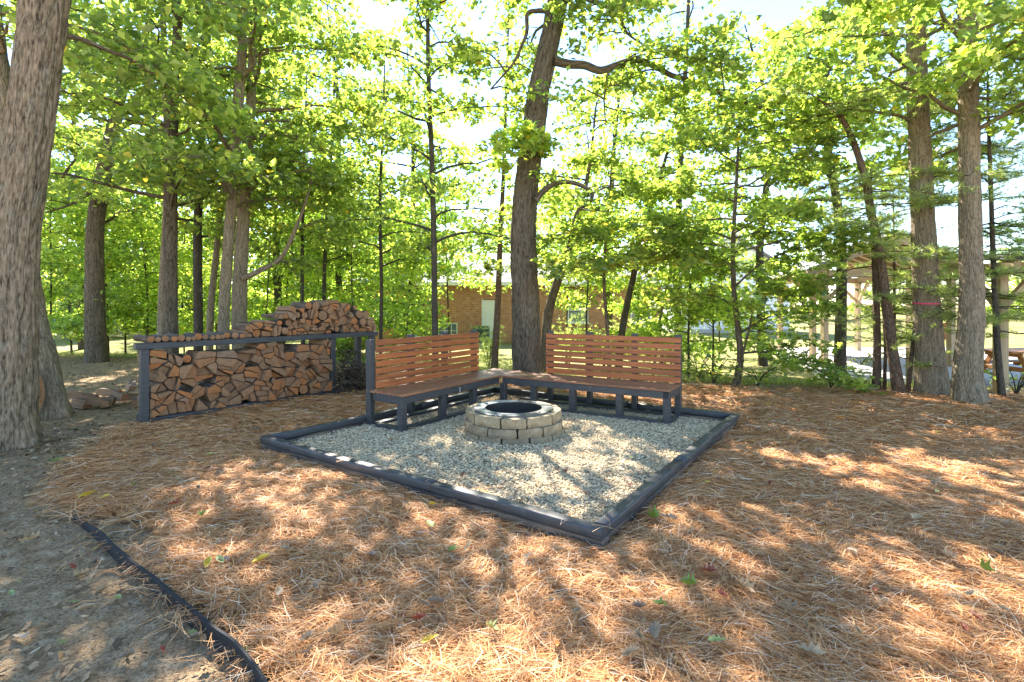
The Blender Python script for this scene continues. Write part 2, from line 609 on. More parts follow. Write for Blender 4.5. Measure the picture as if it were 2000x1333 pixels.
gx = np.concatenate([np.linspace(-400, -30, 12), np.linspace(-26, 26, 210), np.linspace(30, 400, 12)])
gy = np.concatenate([np.linspace(-30, -2, 10), np.linspace(-1, 26, 130), np.linspace(28, 700, 20)])
GX, GY = np.meshgrid(gx, gy)
GZ = gz(GX, GY) - 0.012
V = np.stack([GX, GY, GZ], -1).reshape(-1, 3)
ny, nx = GX.shape
idx = np.arange(nx * ny).reshape(ny, nx)
quads = np.stack([idx[:-1, :-1], idx[:-1, 1:], idx[1:, 1:], idx[1:, :-1]], -1).reshape(-1, 4)
tag(link('ground', mesh_np('ground', V, [quads], M['dirt'], True)), kind='structure')

lx = np.concatenate([np.linspace(-200, -28, 8), np.linspace(-25, 25, 120), np.linspace(28, 200, 8)])
lt = np.concatenate([np.linspace(0, 4, 24), np.linspace(4.6, 16, 20), np.linspace(20, 300, 10)])
LX, LT = np.meshgrid(lx, lt)
LY = edge_y(LX) + 0.25 * vnoise(LX, LX * 0.3, 2.2, 5) + LT
LZ = gz(LX, LY) - 0.004 - 0.02 * (LT <= 0.01)
V = np.stack([LX, LY, LZ], -1).reshape(-1, 3)
ny, nx = LX.shape
idx = np.arange(nx * ny).reshape(ny, nx)
quads = np.stack([idx[:-1, :-1], idx[:-1, 1:], idx[1:, 1:], idx[1:, :-1]], -1).reshape(-1, 4)
tag(link('lawn', mesh_np('lawn', V, [quads], M['lawn'], True)), kind='structure')

# gravel pad axes
TF = -0.6078
g1 = np.array([math.cos(TF), math.sin(TF)])
g2 = np.array([math.sin(TF), -math.cos(TF)])
PB = np.array([0.548, 3.15])
WF, LF = 3.893, 4.10
PA, PC, PD = PB - WF * g1, PB - LF * g2, PB - WF * g1 - LF * g2


def pad_local(x, y):
    dx, dy = x - PB[0], y - PB[1]
    return -(dx * g1[0] + dy * g1[1]), -(dx * g2[0] + dy * g2[1])       # 0..WF, 0..LF inside


STRAW = [(-.92, 2.10), (-2.13, 3.02), (-2.73, 3.50), (-3.55, 3.95), (-3.9, 4.35), (-4.25, 5.2), (-4.7, 6.35), (-3.6, 7.9), (-3.1, 9.0), (-2.4, 9.9),
         (-0.5, 10.2), (1.5, 9.9), (3.5, 9.4), (5.0, 9.1), (6.5, 8.9), (8.0, 8.3), (10.0, 7.6), (12, 6.5), (12, -2.5), (-0.6, -2.5), (-0.75, 1.6)]


def in_poly(x, y, P):
    x = np.asarray(x); y = np.asarray(y)
    ins = np.zeros(x.shape, bool)
    n = len(P)
    for i in range(n):
        x0, y0 = P[i]; x1, y1 = P[(i + 1) % n]
        c = ((y0 > y) != (y1 > y)) & (x < (x1 - x0) * (y - y0) / (y1 - y0 + 1e-12) + x0)
        ins ^= c
    return ins


def straw_z(x, y):
    x = np.asarray(x, float); y = np.asarray(y, float)
    u, v = pad_local(x, y)
    d = np.maximum(np.maximum(-u, u - WF), np.maximum(-v, v - LF))       # distance outside the pad
    bumpy = 0.022 * vnoise(x, y, 3.0, 8) + 0.014 * vnoise(x, y, 8.0, 9)
    return gz(x, y) + 0.02 + bumpy * smooth(0.05, 0.5, d) - 0.028 * (1 - smooth(0.0, 0.28, d))


# pine straw: a matted sheet and loose needles, one stuff object
def build_straw():
    s = 0.09
    xs = np.arange(-5, 12.3, s); ys = np.arange(-2.5, 10.5, s)
    X, Y = np.meshgrid(xs, ys)
    X = X + NR.uniform(-.03, .03, X.shape); Y = Y + NR.uniform(-.03, .03, Y.shape)
    Z = straw_z(X, Y) + NR.uniform(-.006, .006, X.shape)
    ny, nx = X.shape
    idx = np.arange(nx * ny).reshape(ny, nx)
    q = np.stack([idx[:-1, :-1], idx[:-1, 1:], idx[1:, 1:], idx[1:, :-1]], -1).reshape(-1, 4)
    cx = X.ravel()[q].mean(1); cy = Y.ravel()[q].mean(1)
    u, v = pad_local(cx, cy)
    inpad = (u > 0.03) & (u < WF - 0.03) & (v > 0.03) & (v < LF - 0.03)
    wob = 0.12 * vnoise(cx, cy, 4, 21)
    keep = in_poly(cx + wob, cy + wob, STRAW) & ~inpad
    q = q[keep]
    used = np.unique(q)
    remap = np.full(nx * ny, -1); remap[used] = np.arange(len(used))
    V0 = np.stack([X, Y, Z], -1).reshape(-1, 3)[used]
    q = remap[q]
    # loose needles in bundles of three, denser towards the camera
    n = 68000
    r = NR
    bx = []; by = []
    for (x0, x1, y0, y1, m) in ((-2.6, 2.6, 1.4, 3.2, 20000), (-4.2, 5.0, 3.0, 5.2, 26000), (-5, 7.5, 5.0, 8.2, 20000), (-4, 10, 8.0, 10.2, 7000), (2.5, 6, 2.0, 5.0, 6000)):
        bx.append(r.uniform(x0, x1, m)); by.append(r.uniform(y0, y1, m))
    bx = np.concatenate(bx); by = np.concatenate(by)
    wob = 0.16 * vnoise(bx, by, 4, 21) + r.normal(0, .09, len(bx))
    ok = in_poly(bx + wob, by + wob, STRAW)
    u, v = pad_local(bx, by)
    ok &= ~((u > 0.02) & (u < WF - 0.02) & (v > 0.02) & (v < LF - 0.02)) | ((r.random(len(u)) < .010) & (u > .2) & (u < WF - .2) & (v > .2) & (v < LF - .2))
    bx, by = bx[ok], by[ok]
    ang0 = 1.5 * vnoise(bx, by, 2.3, 31) + 1.2 * vnoise(bx, by, 6, 32) + r.normal(0, 0.9, len(bx))
    k = 3
    bx = np.repeat(bx, k); by = np.repeat(by, k); ang = np.repeat(ang0, k) + r.normal(0, .16, len(bx))
    m = len(bx)
    L = r.uniform(.11, .24, m) * np.where(by < 3.5, 0.9, 1.1)
    wd = np.where(by < 2.6, .0009, np.where(by < 4, .00115, np.where(by < 6, .0016, .0023))) * r.uniform(.8, 1.2, m)
    lift = r.uniform(.004, .034, m); pitch = r.normal(0, .12, m); bend = r.normal(0, .5, m)
    ts = np.array([0, .5, 1.0])
    P = np.zeros((m, 3, 3))
    for j, t in enumerate(ts):
        a = ang + bend * (t - .5)
        P[:, j, 0] = bx + np.cos(a) * L * (t - .5)
        P[:, j, 1] = by + np.sin(a) * L * (t - .5)
        P[:, j, 2] = straw_z(P[:, j, 0], P[:, j, 1]) + lift + pitch * L * (t - .5) + .012 * math.sin(math.pi * t)
    up, vp = pad_local(P[:, 1, 0], P[:, 1, 1])
    inner = (up > .0) & (up < WF) & (vp > .0) & (vp < LF)
    rim = inner & ~((up > .1) & (up < WF - .1) & (vp > .1) & (vp < LF - .1))
    P[inner, :, 2] = P[inner, :, 2] * .3 + .034
    onrim = rim & (r.random(m) < .05)
    P[onrim, :, 2] += .09
    P[rim & ~onrim, :, 2] -= .2
    lowz = straw_z(P[:, :, 0], P[:, :, 1]) + 0.003
    lowz[rim & ~onrim] = -9
    P[:, :, 2] = np.maximum(P[:, :, 2], lowz)
    side = np.stack([-np.sin(ang), np.cos(ang), r.normal(0, .5, m)], -1)
    side /= np.linalg.norm(side, axis=1)[:, None]
    off = side * wd[:, None]
    V1 = np.stack([P - off[:, None, :], P + off[:, None, :]], 2).reshape(-1, 3)       # per needle: 3 x (left, right)
    b = (np.arange(m) * 6)[:, None]
    q1 = np.concatenate([b + np.array([[0, 1, 3, 2]]), b + np.array([[2, 3, 5, 4]])]) + len(V0)
    pal = np.array([(.29, .112, .038), (.50, .222, .075), (.63, .325, .13), (.70, .455, .25), (.76, .60, .43), (.50, .27, .12)])
    ci = r.choice(len(pal), m, p=[.15, .27, .27, .17, .06, .08])
    col = pal[ci] * r.uniform(.8, 1.2, (m, 1))
    tint = np.concatenate([np.ones((len(V0), 3)) * .2, np.repeat(col, 6, 0)])
    mi = np.concatenate([np.zeros(len(q)), np.ones(len(q1))])
    me = mesh_np('pine_straw', np.concatenate([V0, V1]), [q, q1], [M['straw_base'], M['straw']], False, tint, None, mi)
    o = link('pine_straw', me)
    tag(o, 'rusty brown pine needle mulch spread round the gravel pad', 'pine straw', None, 'stuff')


build_straw()


# ------------------------------------------------------------------ gravel pad and its timber border
PIT = np.array([0.018, 6.02])


def build_gravel():
    pts = [PB - .04 * g1 - .04 * g2, PA + .04 * g1 - .04 * g2, PD + .04 * g1 + .04 * g2, PC - .04 * g1 + .04 * g2]
    iv = np.array([(1, 0, 0), (-1, 0, 0), (0, 1, 0), (0, -1, 0), (0, 0, 1), (0, 0, -1), (.62, .62, .55), (-.62, .62, .5), (.62, -.62, .5), (-.62, -.62, .55)])
    fi = np.array([(4, 6, 7), (4, 7, 9), (4, 9, 8), (4, 8, 6), (0, 6, 8), (2, 7, 6), (1, 9, 7), (3, 8, 9), (0, 2, 6), (2, 1, 7), (1, 3, 9), (3, 0, 8)])
    n = 62000
    r = NR
    u = r.uniform(.06, WF - .06, n); v = r.uniform(.06, LF - .06, n)
    x = PB[0] - u * g1[0] - v * g2[0]; y = PB[1] - u * g1[1] - v * g2[1]
    d = np.hypot(x - PIT[0], y - PIT[1])
    k = d > .5
    x, y = x[k], y[k]; n = len(x)
    sz = np.clip(r.lognormal(math.log(.0080), .3, n), .0045, .017)
    V = iv[None] * (1 + r.normal(0, .16, (n, 10, 1))) * (sz[:, None, None] * r.uniform(.7, 1.25, (n, 1, 3)))
    a = r.uniform(0, 6.28, n)
    ca, sa = np.cos(a)[:, None], np.sin(a)[:, None]
    X = V[:, :, 0] * ca - V[:, :, 1] * sa; Y = V[:, :, 0] * sa + V[:, :, 1] * ca
    Z = V[:, :, 2] * .85
    zz = .012 + .010 * vnoise(x, y, 2.2, 41) + r.uniform(-.006, .010, n)
    V = np.stack([X + x[:, None], Y + y[:, None], Z + zz[:, None]], -1).reshape(-1, 3)
    fc = (fi[None] + (np.arange(n) * 10)[:, None, None]).reshape(-1, 3)
    pal = np.array([(.66, .53, .34), (.57, .46, .29), (.50, .40, .25), (.70, .585, .40), (.34, .26, .155), (.16, .12, .07)])
    col = pal[r.choice(6, n, p=[.30, .28, .19, .13, .06, .04])] * r.uniform(.85, 1.12, (n, 1))
    base = np.array([(p[0], p[1], 0.006) for p in pts])
    V = np.concatenate([base, V]); fc = fc + 4
    tint = np.concatenate([np.ones((4, 3)) * .3, np.repeat(col, 10, 0)])
    mi = np.concatenate([[0], np.ones(len(fc))])
    me = mesh_np('gravel', V, [np.array([[0, 3, 2, 1]]), fc], [M['gravel_base'], M['pebble']], False, tint, None, mi)
    tag(link('gravel', me), 'pale grey pebbles filling the timber bordered pad', 'gravel', None, 'stuff')


build_gravel()


def timber(name, parent, a, b, z0, z1, w, mat, round_=0.016, seed=0):
    """landscape timber: long beam with rounded top and bottom edges, slightly warped"""
    rr = random.Random(seed)
    a, b = Vector((a[0], a[1], 0)), Vector((b[0], b[1], 0))
    d = (b - a); L = d.length; d.normalize(); s = Vector((-d.y, d.x, 0))
    h = z1 - z0
    prof = []
    for cx, cz, a0 in ((w / 2 - round_, h / 2 - round_, 0), (-w / 2 + round_, h / 2 - round_, 90), (-w / 2 + round_, -h / 2 + round_, 180), (w / 2 - round_, -h / 2 + round_, 270)):
        for k in range(4):
            an = math.radians(a0 + 30 * k)
            prof.append((cx + round_ * math.cos(an), cz + round_ * math.sin(an)))
    n = max(2, int(L / .25)); V = []; Fc = []
    ph = rr.uniform(0, 6)
    for i in range(n + 1):
        t = i / n
        p = d * (L * (t - .5))
        wob = .004 * math.sin(t * 7 + ph); wz = .004 * math.sin(t * 5 + ph * 2)
        for (q, z) in prof:
            v = p + s * (q + wob) + Vector((0, 0, z + wz))
            V.append(v)
    k = len(prof)
    for i in range(n):
        for j in range(k):
            Fc.append((i * k + j, i * k + (j + 1) % k, (i + 1) * k + (j + 1) % k, (i + 1) * k + j))
    Fc.append(tuple(range(k))[::-1]); Fc.append(tuple(n * k + j for j in range(k)))
    # local X along the beam so the paint grain follows it
    ang = math.atan2(d.y, d.x)
    Rm = Matrix.Rotation(-ang, 3, 'Z')
    o = raw(name, [Rm @ v for v in V], Fc, mat, parent)
    for p in o.data.polygons:
        p.use_smooth = len(p.vertices) == 4
    m = (a + b) / 2
    o.location = (m.x, m.y, (z0 + z1) / 2)
    o.rotation_euler = (0, 0, ang)
    return o


border = empty('gravel_border', (0, 0, 0), 0, 'square border of dark painted landscape timbers holding the pale gravel', 'garden border')
tw = .092
e = tw / 2
cA, cB, cC, cD = (PA + e * g1 - e * g2), (PB - e * g1 - e * g2), (PC - e * g1 + e * g2), (PD + e * g1 + e * g2)


def side_t(p, q, z0, z1, splits, seed):
    """one side of the border as timbers laid end to end"""
    st = [0] + splits + [1]
    for i in range(len(st) - 1):
        d = (q - p) / np.linalg.norm(q - p)
        a = p + (q - p) * st[i] + d * (.002 if i else 0)
        b = p + (q - p) * st[i + 1] - d * (.002 if i < len(st) - 2 else 0)
        timber('timber', border, a, b, z0, z1, tw, M['dark'] if z0 > 0 else M['worn_dark'], seed=seed + i)


side_t(cA - e * g1, cB + e * g1, .053, .125, [.63], 1)
side_t(cA - e * g1 - .012 * g2, cB + .06 * g1 - .012 * g2, -.025, .049, [.47], 5)
side_t(cB - (e + .003) * g2, cC - e * g2 * 1.0, .053, .125, [.40], 9)
side_t(cB - (e + .003) * g2 - .01 * g1, cC - e * g2 - .01 * g1, -.025, .049, [.58], 13)
side_t(cC - (e + .003) * g1, cD - e * g1, .051, .123, [.36], 17)
side_t(cC - (e + .003) * g1, cD - e * g1, -.025, .047, [.6], 21)
side_t(cD + (e + .003) * g2, cA - (e + .003) * g2, .052, .124, [.44], 25)
side_t(cD + (e + .003) * g2, cA - (e + .003) * g2, -.025, .048, [.7], 29)


# ------------------------------------------------------------------ fire pit
def build_pit():
    root = empty('fire_pit', (PIT[0], PIT[1], 0), 0, 'round fire pit of tan stone blocks with a steel ring on the gravel', 'fire pit')
    courses = [(-.04, .076, .572, .40, 12, .12, 1.0), (.080, .178, .568, .40, 11, .42, .85), (.182, .287, .550, .385, 11, .10, 1.0)]
    for ci, (z0, z1, ro, ri, n, ph, tone) in enumerate(courses):
        w = [1 + R.uniform(-.13, .13) for _ in range(n)]
        s = sum(w)
        a = ph - math.pi / 2 - .35
        for k in range(n):
            da = w[k] / s * 2 * math.pi
            gap = .008 / ro
            a0, a1 = a + gap, a + da - gap
            a += da
            am = (a0 + a1) / 2
            c = Vector((math.cos(am) * (ro + ri) / 2, math.sin(am) * (ro + ri) / 2, (z0 + z1) / 2))
            rout = ro + R.uniform(-.010, .012)
            # flat rough front: outer face is a chord, like split blocks
            bm = bmesh.new()
            fr = rout * math.cos((a1 - a0) / 2) + .018
            hw = rout * math.sin((a1 - a0) / 2)
            hi = ri * math.sin((a1 - a0) / 2)
            ir = ri * math.cos((a1 - a0) / 2)
            nx_, nz_ = 6, 3
            rows = []
            prof = [(ir, hi), (ir + (fr - ir) * .35, hi + (hw - hi) * .35), (ir + (fr - ir) * .7, hi + (hw - hi) * .7), (fr, hw)]
            dz = R.uniform(-.003, .005)
            top, bot = z1 + dz, z0
            grid = {}
            for i in range(nx_ + 1):
                s_ = -1 + 2 * i / nx_
                for j in range(nz_ + 1):
                    z = bot + (top - bot) * j / nz_
                    edge = (abs(s_) > .99) + (j in (0, nz_))
                    x = fr - .006 * edge + R.uniform(-.006, .006)
                    grid[i, j] = bm.verts.new((x, s_ * (hw - .004 * (j in (0, nz_))) + R.uniform(-.003, .003), z + (R.uniform(-.004, .004) if j not in (0,) else 0)))
            back = [bm.verts.new((ir, -hi, bot)), bm.verts.new((ir, hi, bot)), bm.verts.new((ir, hi, top)), bm.verts.new((ir, -hi, top))]
            for i in range(nx_):
                for j in range(nz_):
                    bm.faces.new((grid[i, j], grid[i + 1, j], grid[i + 1, j + 1], grid[i, j + 1]))
            bm.faces.new([back[3]] + [grid[i, nz_] for i in range(nx_ + 1)] + [back[2]])
            bm.faces.new([back[1]] + [grid[i, 0] for i in range(nx_, -1, -1)] + [back[0]])
            bm.faces.new([back[0]] + [grid[0, j] for j in range(nz_ + 1)] + [back[3]])
            bm.faces.new([back[2]] + [grid[nx_, j] for j in range(nz_, -1, -1)] + [back[1]])
            bm.faces.new(back[::-1])
            bmesh.ops.recalc_face_normals(bm, faces=bm.faces[:])
            me = bpy.data.meshes.new('stone')
            bm.to_mesh(me); bm.free()
            me.materials.append(M['stone'])
            link('stone', me, root, (0, 0, 0), (0, 0, am))
    # steel ring
    n = 72
    V = []; Fc = []
    prof = [(.335, .298), (.335, .305), (.462, .305), (.468, .302), (.468, .272), (.462, .272), (.462, .298)]
    k = len(prof)
    for i in range(n):
        a = 2 * math.pi * i / n
        for (rr, z) in prof:
            V.append((rr * math.cos(a), rr * math.sin(a), z))
    for i in range(n):
        for j in range(k):
            i2 = (i + 1) % n; j2 = (j + 1) % k
            Fc.append((i * k + j, i2 * k + j, i2 * k + j2, i * k + j2))
    raw('steel_ring', V, Fc, M['steel'], root)
    V = []; Fc = []
    for i in range(n):
        a = 2 * math.pi * i / n
        V += [(.337 * math.cos(a), .337 * math.sin(a), .299), (.331 * math.cos(a), .331 * math.sin(a), 0.02)]
    for i in range(n):
        i2 = (i + 1) % n
        Fc.append((2 * i, 2 * i2, 2 * i2 + 1, 2 * i + 1))
    o = raw('liner', V, Fc, M['soot'], root)
    for p in o.data.polygons: p.use_smooth = True
    Vd = [(0, 0, .05)] + [(.332 * math.cos(2 * math.pi * i / 24), .332 * math.sin(2 * math.pi * i / 24), .035 + R.uniform(-.01, .01)) for i in range(24)]
    raw('ash_bed', Vd, [(0, 1 + i, 1 + (i + 1) % 24) for i in range(24)], M['ash'], root)
    for a in (-2.1, -.75, .85, 2.5):
        bm = bmesh.new()
        bmesh.ops.create_cone(bm, cap_ends=True, segments=12, radius1=.011, radius2=.009, depth=.008)
        me = bpy.data.meshes.new('bolt'); bm.to_mesh(me); bm.free(); me.materials.append(M['soot'])
        link('bolt', me, root, (.40 * math.cos(a), .40 * math.sin(a), .308))


build_pit()


# ------------------------------------------------------------------ corner bench
def build_bench():
    TH, TH2 = -.5577, -.0271
    O = (-.1836, 7.6968)
    L1, L2, D = 2.525, 2.01, .62
    root = empty('corner_bench', (O[0], O[1], 0.0), TH, 'L shaped outdoor bench with reddish slats on a dark painted frame', 'bench')
    dk = M['dark']
    HS = .45; pz = .09
    # ---- right arm: x 0..L1, y 0 (front) .. D (back)
    nb = 6; bw = (D - .045) / nb
    for i in range(nb):
        yc = bw * (i + .5) - .012
        box('seat_slat', root, (L1 / 2 + .004, yc, HS - .013 + R.uniform(-.001, .001)), (L1 - .008, bw - .008, .026), M['seat'], (0, 0, 0), .004)
    zA = HS - .028
    ah = .092
    box('apron', root, (L1 / 2 + .02, .020, zA - ah / 2), (L1 - .05, .036, ah), dk)
    box('apron', root, (L1 / 2 + .02, D - .10, zA - ah / 2), (L1 - .05, .036, ah), dk)
    box('apron', root, (L1 - .022, D / 2 - .05, zA - ah / 2), (.036, D - .20, ah), dk, (0, 0, 0))
    for fx in (.01, .23, .46, .72):
        box('seat_joist', root, (L1 * (.02 + fx), D / 2 - .04, zA - ah / 2 - .002), (.036, D - .20, ah - .006), dk)
    fl = [.04, .55, 1.17, 1.85, L1 - .045]
    for x in fl:
        box('leg', root, (x, .078 if x not in (fl[0], fl[-1]) else .046, (zA - ah) / 2 if x not in (fl[-1],) else (zA) / 2 - .0), (.085, .085 if x != fl[-1] else .088, zA - ah - .002 if x != fl[-1] else zA - .002), dk)
    bp = [.545, 1.20, 1.88, L1 - .045]
    for x in bp:
        box('back_post', root, (x, D - .02, 1.105 / 2), (.075, .085, 1.105), dk)
    box('bottom_rail', root, (L1 / 2, .046, .032), (L1 - .19, .088, .04), dk)
    box('bottom_rail', root, (L1 / 2 + .02, D - .11, .032), (L1 - .1, .088, .04), dk)
    box('bottom_rail', root, (L1 - .046, D / 2 - .03, .032), (.088, D - .25, .04), dk)
    # back slats: 7 boards
    x0, x1 = .50, L1
    p7 = (1.075 - HS - .005) / 7
    for i in range(7):
        z = HS + .008 + p7 * (i + .5)
        box('back_slat', root, ((x0 + x1) / 2, D - .077, z), (x1 - x0, .026, p7 - .016 if i else p7 - .010), M['slat'], (R.uniform(-.01, .01), R.uniform(-.002, .002), 0))
    # ---- left arm: runs along -y in a slightly turned frame, front face at x=0, back at x=-D
    q = Matrix.Rotation(TH2, 3, 'Z')

    def lb(name, c, s, mat, rx=0, ry=0, bev=.004):
        # s given as (length along arm, depth, height); local X of the box runs along the arm
        o = box(name, root, q @ Vector(c), s, mat, (0, 0, math.radians(90) + TH2), bev)
        return o
    yE, yB = -L2, D - .0
    for i in range(nb):
        xc = -(bw * (i + .5) - .012)
        lb('seat_slat', (xc, (yE + yB) / 2, HS - .013 + R.uniform(-.001, .001)), (yB - yE, bw - .008, .026), M['seat'])
    lb('apron', (-.020, yE / 2 + .01, zA - ah / 2), (L2 - .05, .036, ah), dk)
    lb('apron', (-(D - .10), (yE + yB) / 2, zA - ah / 2), (yB - yE - .06, .036, ah), dk)
    lb('apron', (-(D / 2 - .05), yE + .022, zA - ah / 2), (.036, D - .20, ah), dk)
    for fx in (.25, .5, .75):
        lb('seat_joist', (-(D / 2 - .04), yE * fx, zA - ah / 2 - .002), (.036, D - .20, ah - .006), dk)
    for y, end in ((yE + .045, 1), (yE + .80, 0), (yE + 1.45, 0)):
        h = zA - .002 if end else zA - ah - .002
        lb('leg', (-.046 if end else -.078, y, h / 2), (.088 if end else .085, .085, h), dk)
    for y, h in ((yE + .045, 1.075), (yE + .75, 1.105), (yE + 1.45, 1.105), (.14, 1.105)):
        lb('back_post', (-(D - .02), y, h / 2), (.075, .085, h), dk)
    lb('bottom_rail', (-.046, yE / 2 + .02, .032), (L2 - .16, .088, .04), dk)
    lb('bottom_rail', (-(D - .11), (yE + yB) / 2, .032), (yB - yE - .12, .088, .04), dk)
    lb('bottom_rail', (-(D / 2 - .03), yE + .046, .032), (.088, D - .25, .04), dk)
    y0, y1 = yE + .085, .185
    for i in range(7):
        z = HS + .008 + p7 * (i + .5)
        lb('back_slat', (-(D - .077), (y0 + y1) / 2, z), (y1 - y0, .026, p7 - .016 if i else p7 - .010), M['slat'])
    # short string hanging from the apron
    V = []
    st = [Vector((.003, -.95, .40)), Vector((.008, -.95, .37)), Vector((.006, -.945, .345)), Vector((.012, -.955, .325))]
    for p in st:
        for k in range(4):
            V.append(q @ (p + Vector((.003 * math.cos(k * 1.57), .003 * math.sin(k * 1.57), 0))))
    raw('string', V, [(4 * i + k, 4 * i + (k + 1) % 4, 4 * i + 4 + (k + 1) % 4, 4 * i + 4 + k) for i in range(3) for k in range(4)], M['white'], root)


build_bench()

# ------------------------------------------------------------------ firewood rack and logs
RK = np.array([-4.60, 6.40])
RD = np.array([.603, .797]); RD = RD / np.linalg.norm(RD)
RNv = np.array([RD[1], -RD[0]])                      # towards the viewer
RANG = math.atan2(RD[1], RD[0])
rack = empty('firewood_rack', (RK[0], RK[1], 0), RANG, 'long dark painted firewood rack with a flat top board full of split logs', 'firewood rack')
# local x along rack, local -y towards viewer
DEP = .40
for x, xr in ((0.0, .16), (2.66, 2.66), (3.46, 3.46)):
    box('post', rack, (x, -.0, .475), (.09, .09, .95), M['dark'])
    box('post', rack, (xr, DEP, .52 if xr < 1 else .475), (.09, .09, .86 if xr < 1 else .95), M['dark'])
box('base_rail', rack, (1.33, .0, .045), (2.565, .088, .088), M['dark'])
box('base_rail', rack, (1.33, DEP, .045), (2.565, .088, .088), M['dark'])
box('base_rail', rack, (3.06, .0, .045), (.705, .088, .088), M['dark'])
box('base_rail', rack, (3.06, DEP, .045), (.705, .088, .088), M['dark'])
box('top_board', rack, (1.73, -.002, .991), (3.66, .098, .078), M['dark'])
box('top_board', rack, (1.81, .132, .991), (3.46, .12, .076), M['dark'])
box('top_board', rack, (1.83, .268, .991), (3.42, .12, .076), M['dark'])
box('top_board', rack, (1.85, DEP + .002, .991), (3.38, .098, .078), M['dark'])


def clip(poly, a, b, c):
    """keep a*x+b*y<=c"""
    out = []
    for i in range(len(poly)):
        p, q = poly[i], poly[(i + 1) % len(poly)]
        dp, dq = a * p[0] + b * p[1] - c, a * q[0] + b * q[1] - c
        if dp <= 0: out.append(p)
        if dp * dq < 0:
            t = dp / (dp - dq)
            out.append((p[0] + t * (q[0] - p[0]), p[1] + t * (q[1] - p[1])))
    return out


def cells(pts, extra, bounds):
    allp = pts + extra
    res = []
    for i, p in enumerate(pts):
        poly = [(bounds[0], bounds[2]), (bounds[1], bounds[2]), (bounds[1], bounds[3]), (bounds[0], bounds[3])]
        for j, o in enumerate(allp):
            if j == i: continue
            dx, dy = o[0] - p[0], o[1] - p[1]
            if dx * dx + dy * dy > .35: continue
            poly = clip(poly, dx, dy, (o[0] ** 2 + o[1] ** 2 - p[0] ** 2 - p[1] ** 2) / 2)
            if len(poly) < 3: break
        res.append(poly)
    return res


def log_mesh(poly, length, bark_edges):
    """a split log: polygon section in xz, along y; ends jagged a little"""
    cx = sum(p[0] for p in poly) / len(poly); cz = sum(p[1] for p in poly) / len(poly)
    pts = []
    n = len(poly)
    for i in range(n):                                   # subdivide edges, bulge the bark side
        p, q = poly[i], poly[(i + 1) % n]
        for k in range(3):
            t = k / 3
            x, z = p[0] + (q[0] - p[0]) * t, p[1] + (q[1] - p[1]) * t
            b = bark_edges[i]
            s = 1 + (.09 * math.sin(math.pi * t) if b else R.uniform(-.05, .025))
            pts.append((cx + (x - cx) * s + R.uniform(-.0025, .0025), cz + (z - cz) * s + R.uniform(-.0025, .0025), b))
    m = len(pts)
    V = []
    tilt = R.uniform(-.05, .05), R.uniform(-.05, .05)
    for y, sc in ((0, .97), (.012, 1.0), (length - .012, 1.0), (length, .97)):
        for (x, z, b) in pts:
            V.append(((x - cx) * sc, y + (tilt[0] * (x - cx) + tilt[1] * (z - cz) if y < length / 2 else 0), (z - cz) * sc))
    Fc = [tuple(range(m)), tuple(3 * m + j for j in range(m))[::-1]]
    mi = [0, 0]
    for r_ in range(3):
        for j in range(m):
            j2 = (j + 1) % m
            Fc.append((r_ * m + j, (r_ + 1) * m + j, (r_ + 1) * m + j2, r_ * m + j2))
            mi.append(1 if pts[j][2] else 2)
    me = bpy.data.meshes.new('log')
    me.from_pydata(V, [], Fc)
    for k in ('log_end', 'log_side', 'log_split'): me.materials.append(M[k])
    for p, k in zip(me.polygons, mi): p.material_index = k
    me.update()
    return me, cx, cz


ORD = ['first', 'second', 'third', 'fourth', 'fifth', 'sixth', 'seventh', 'eighth', 'ninth', 'tenth', 'eleventh', 'twelfth', 'thirteenth', 'fourteenth',
       'fifteenth', 'sixteenth', 'seventeenth', 'eighteenth', 'nineteenth', 'twentieth', 'twenty-first', 'twenty-second', 'twenty-third', 'twenty-fourth',
       'twenty-fifth', 'twenty-sixth', 'twenty-seventh', 'twenty-eighth', 'twenty-ninth', 'thirtieth', ]
for _t in ('thirty', 'forty'):
    for _u in ORD[:9]:
        ORD.append(_t + '-' + _u)
    ORD.append({'thirty': 'fortieth', 'forty': 'fiftieth'}[_t])


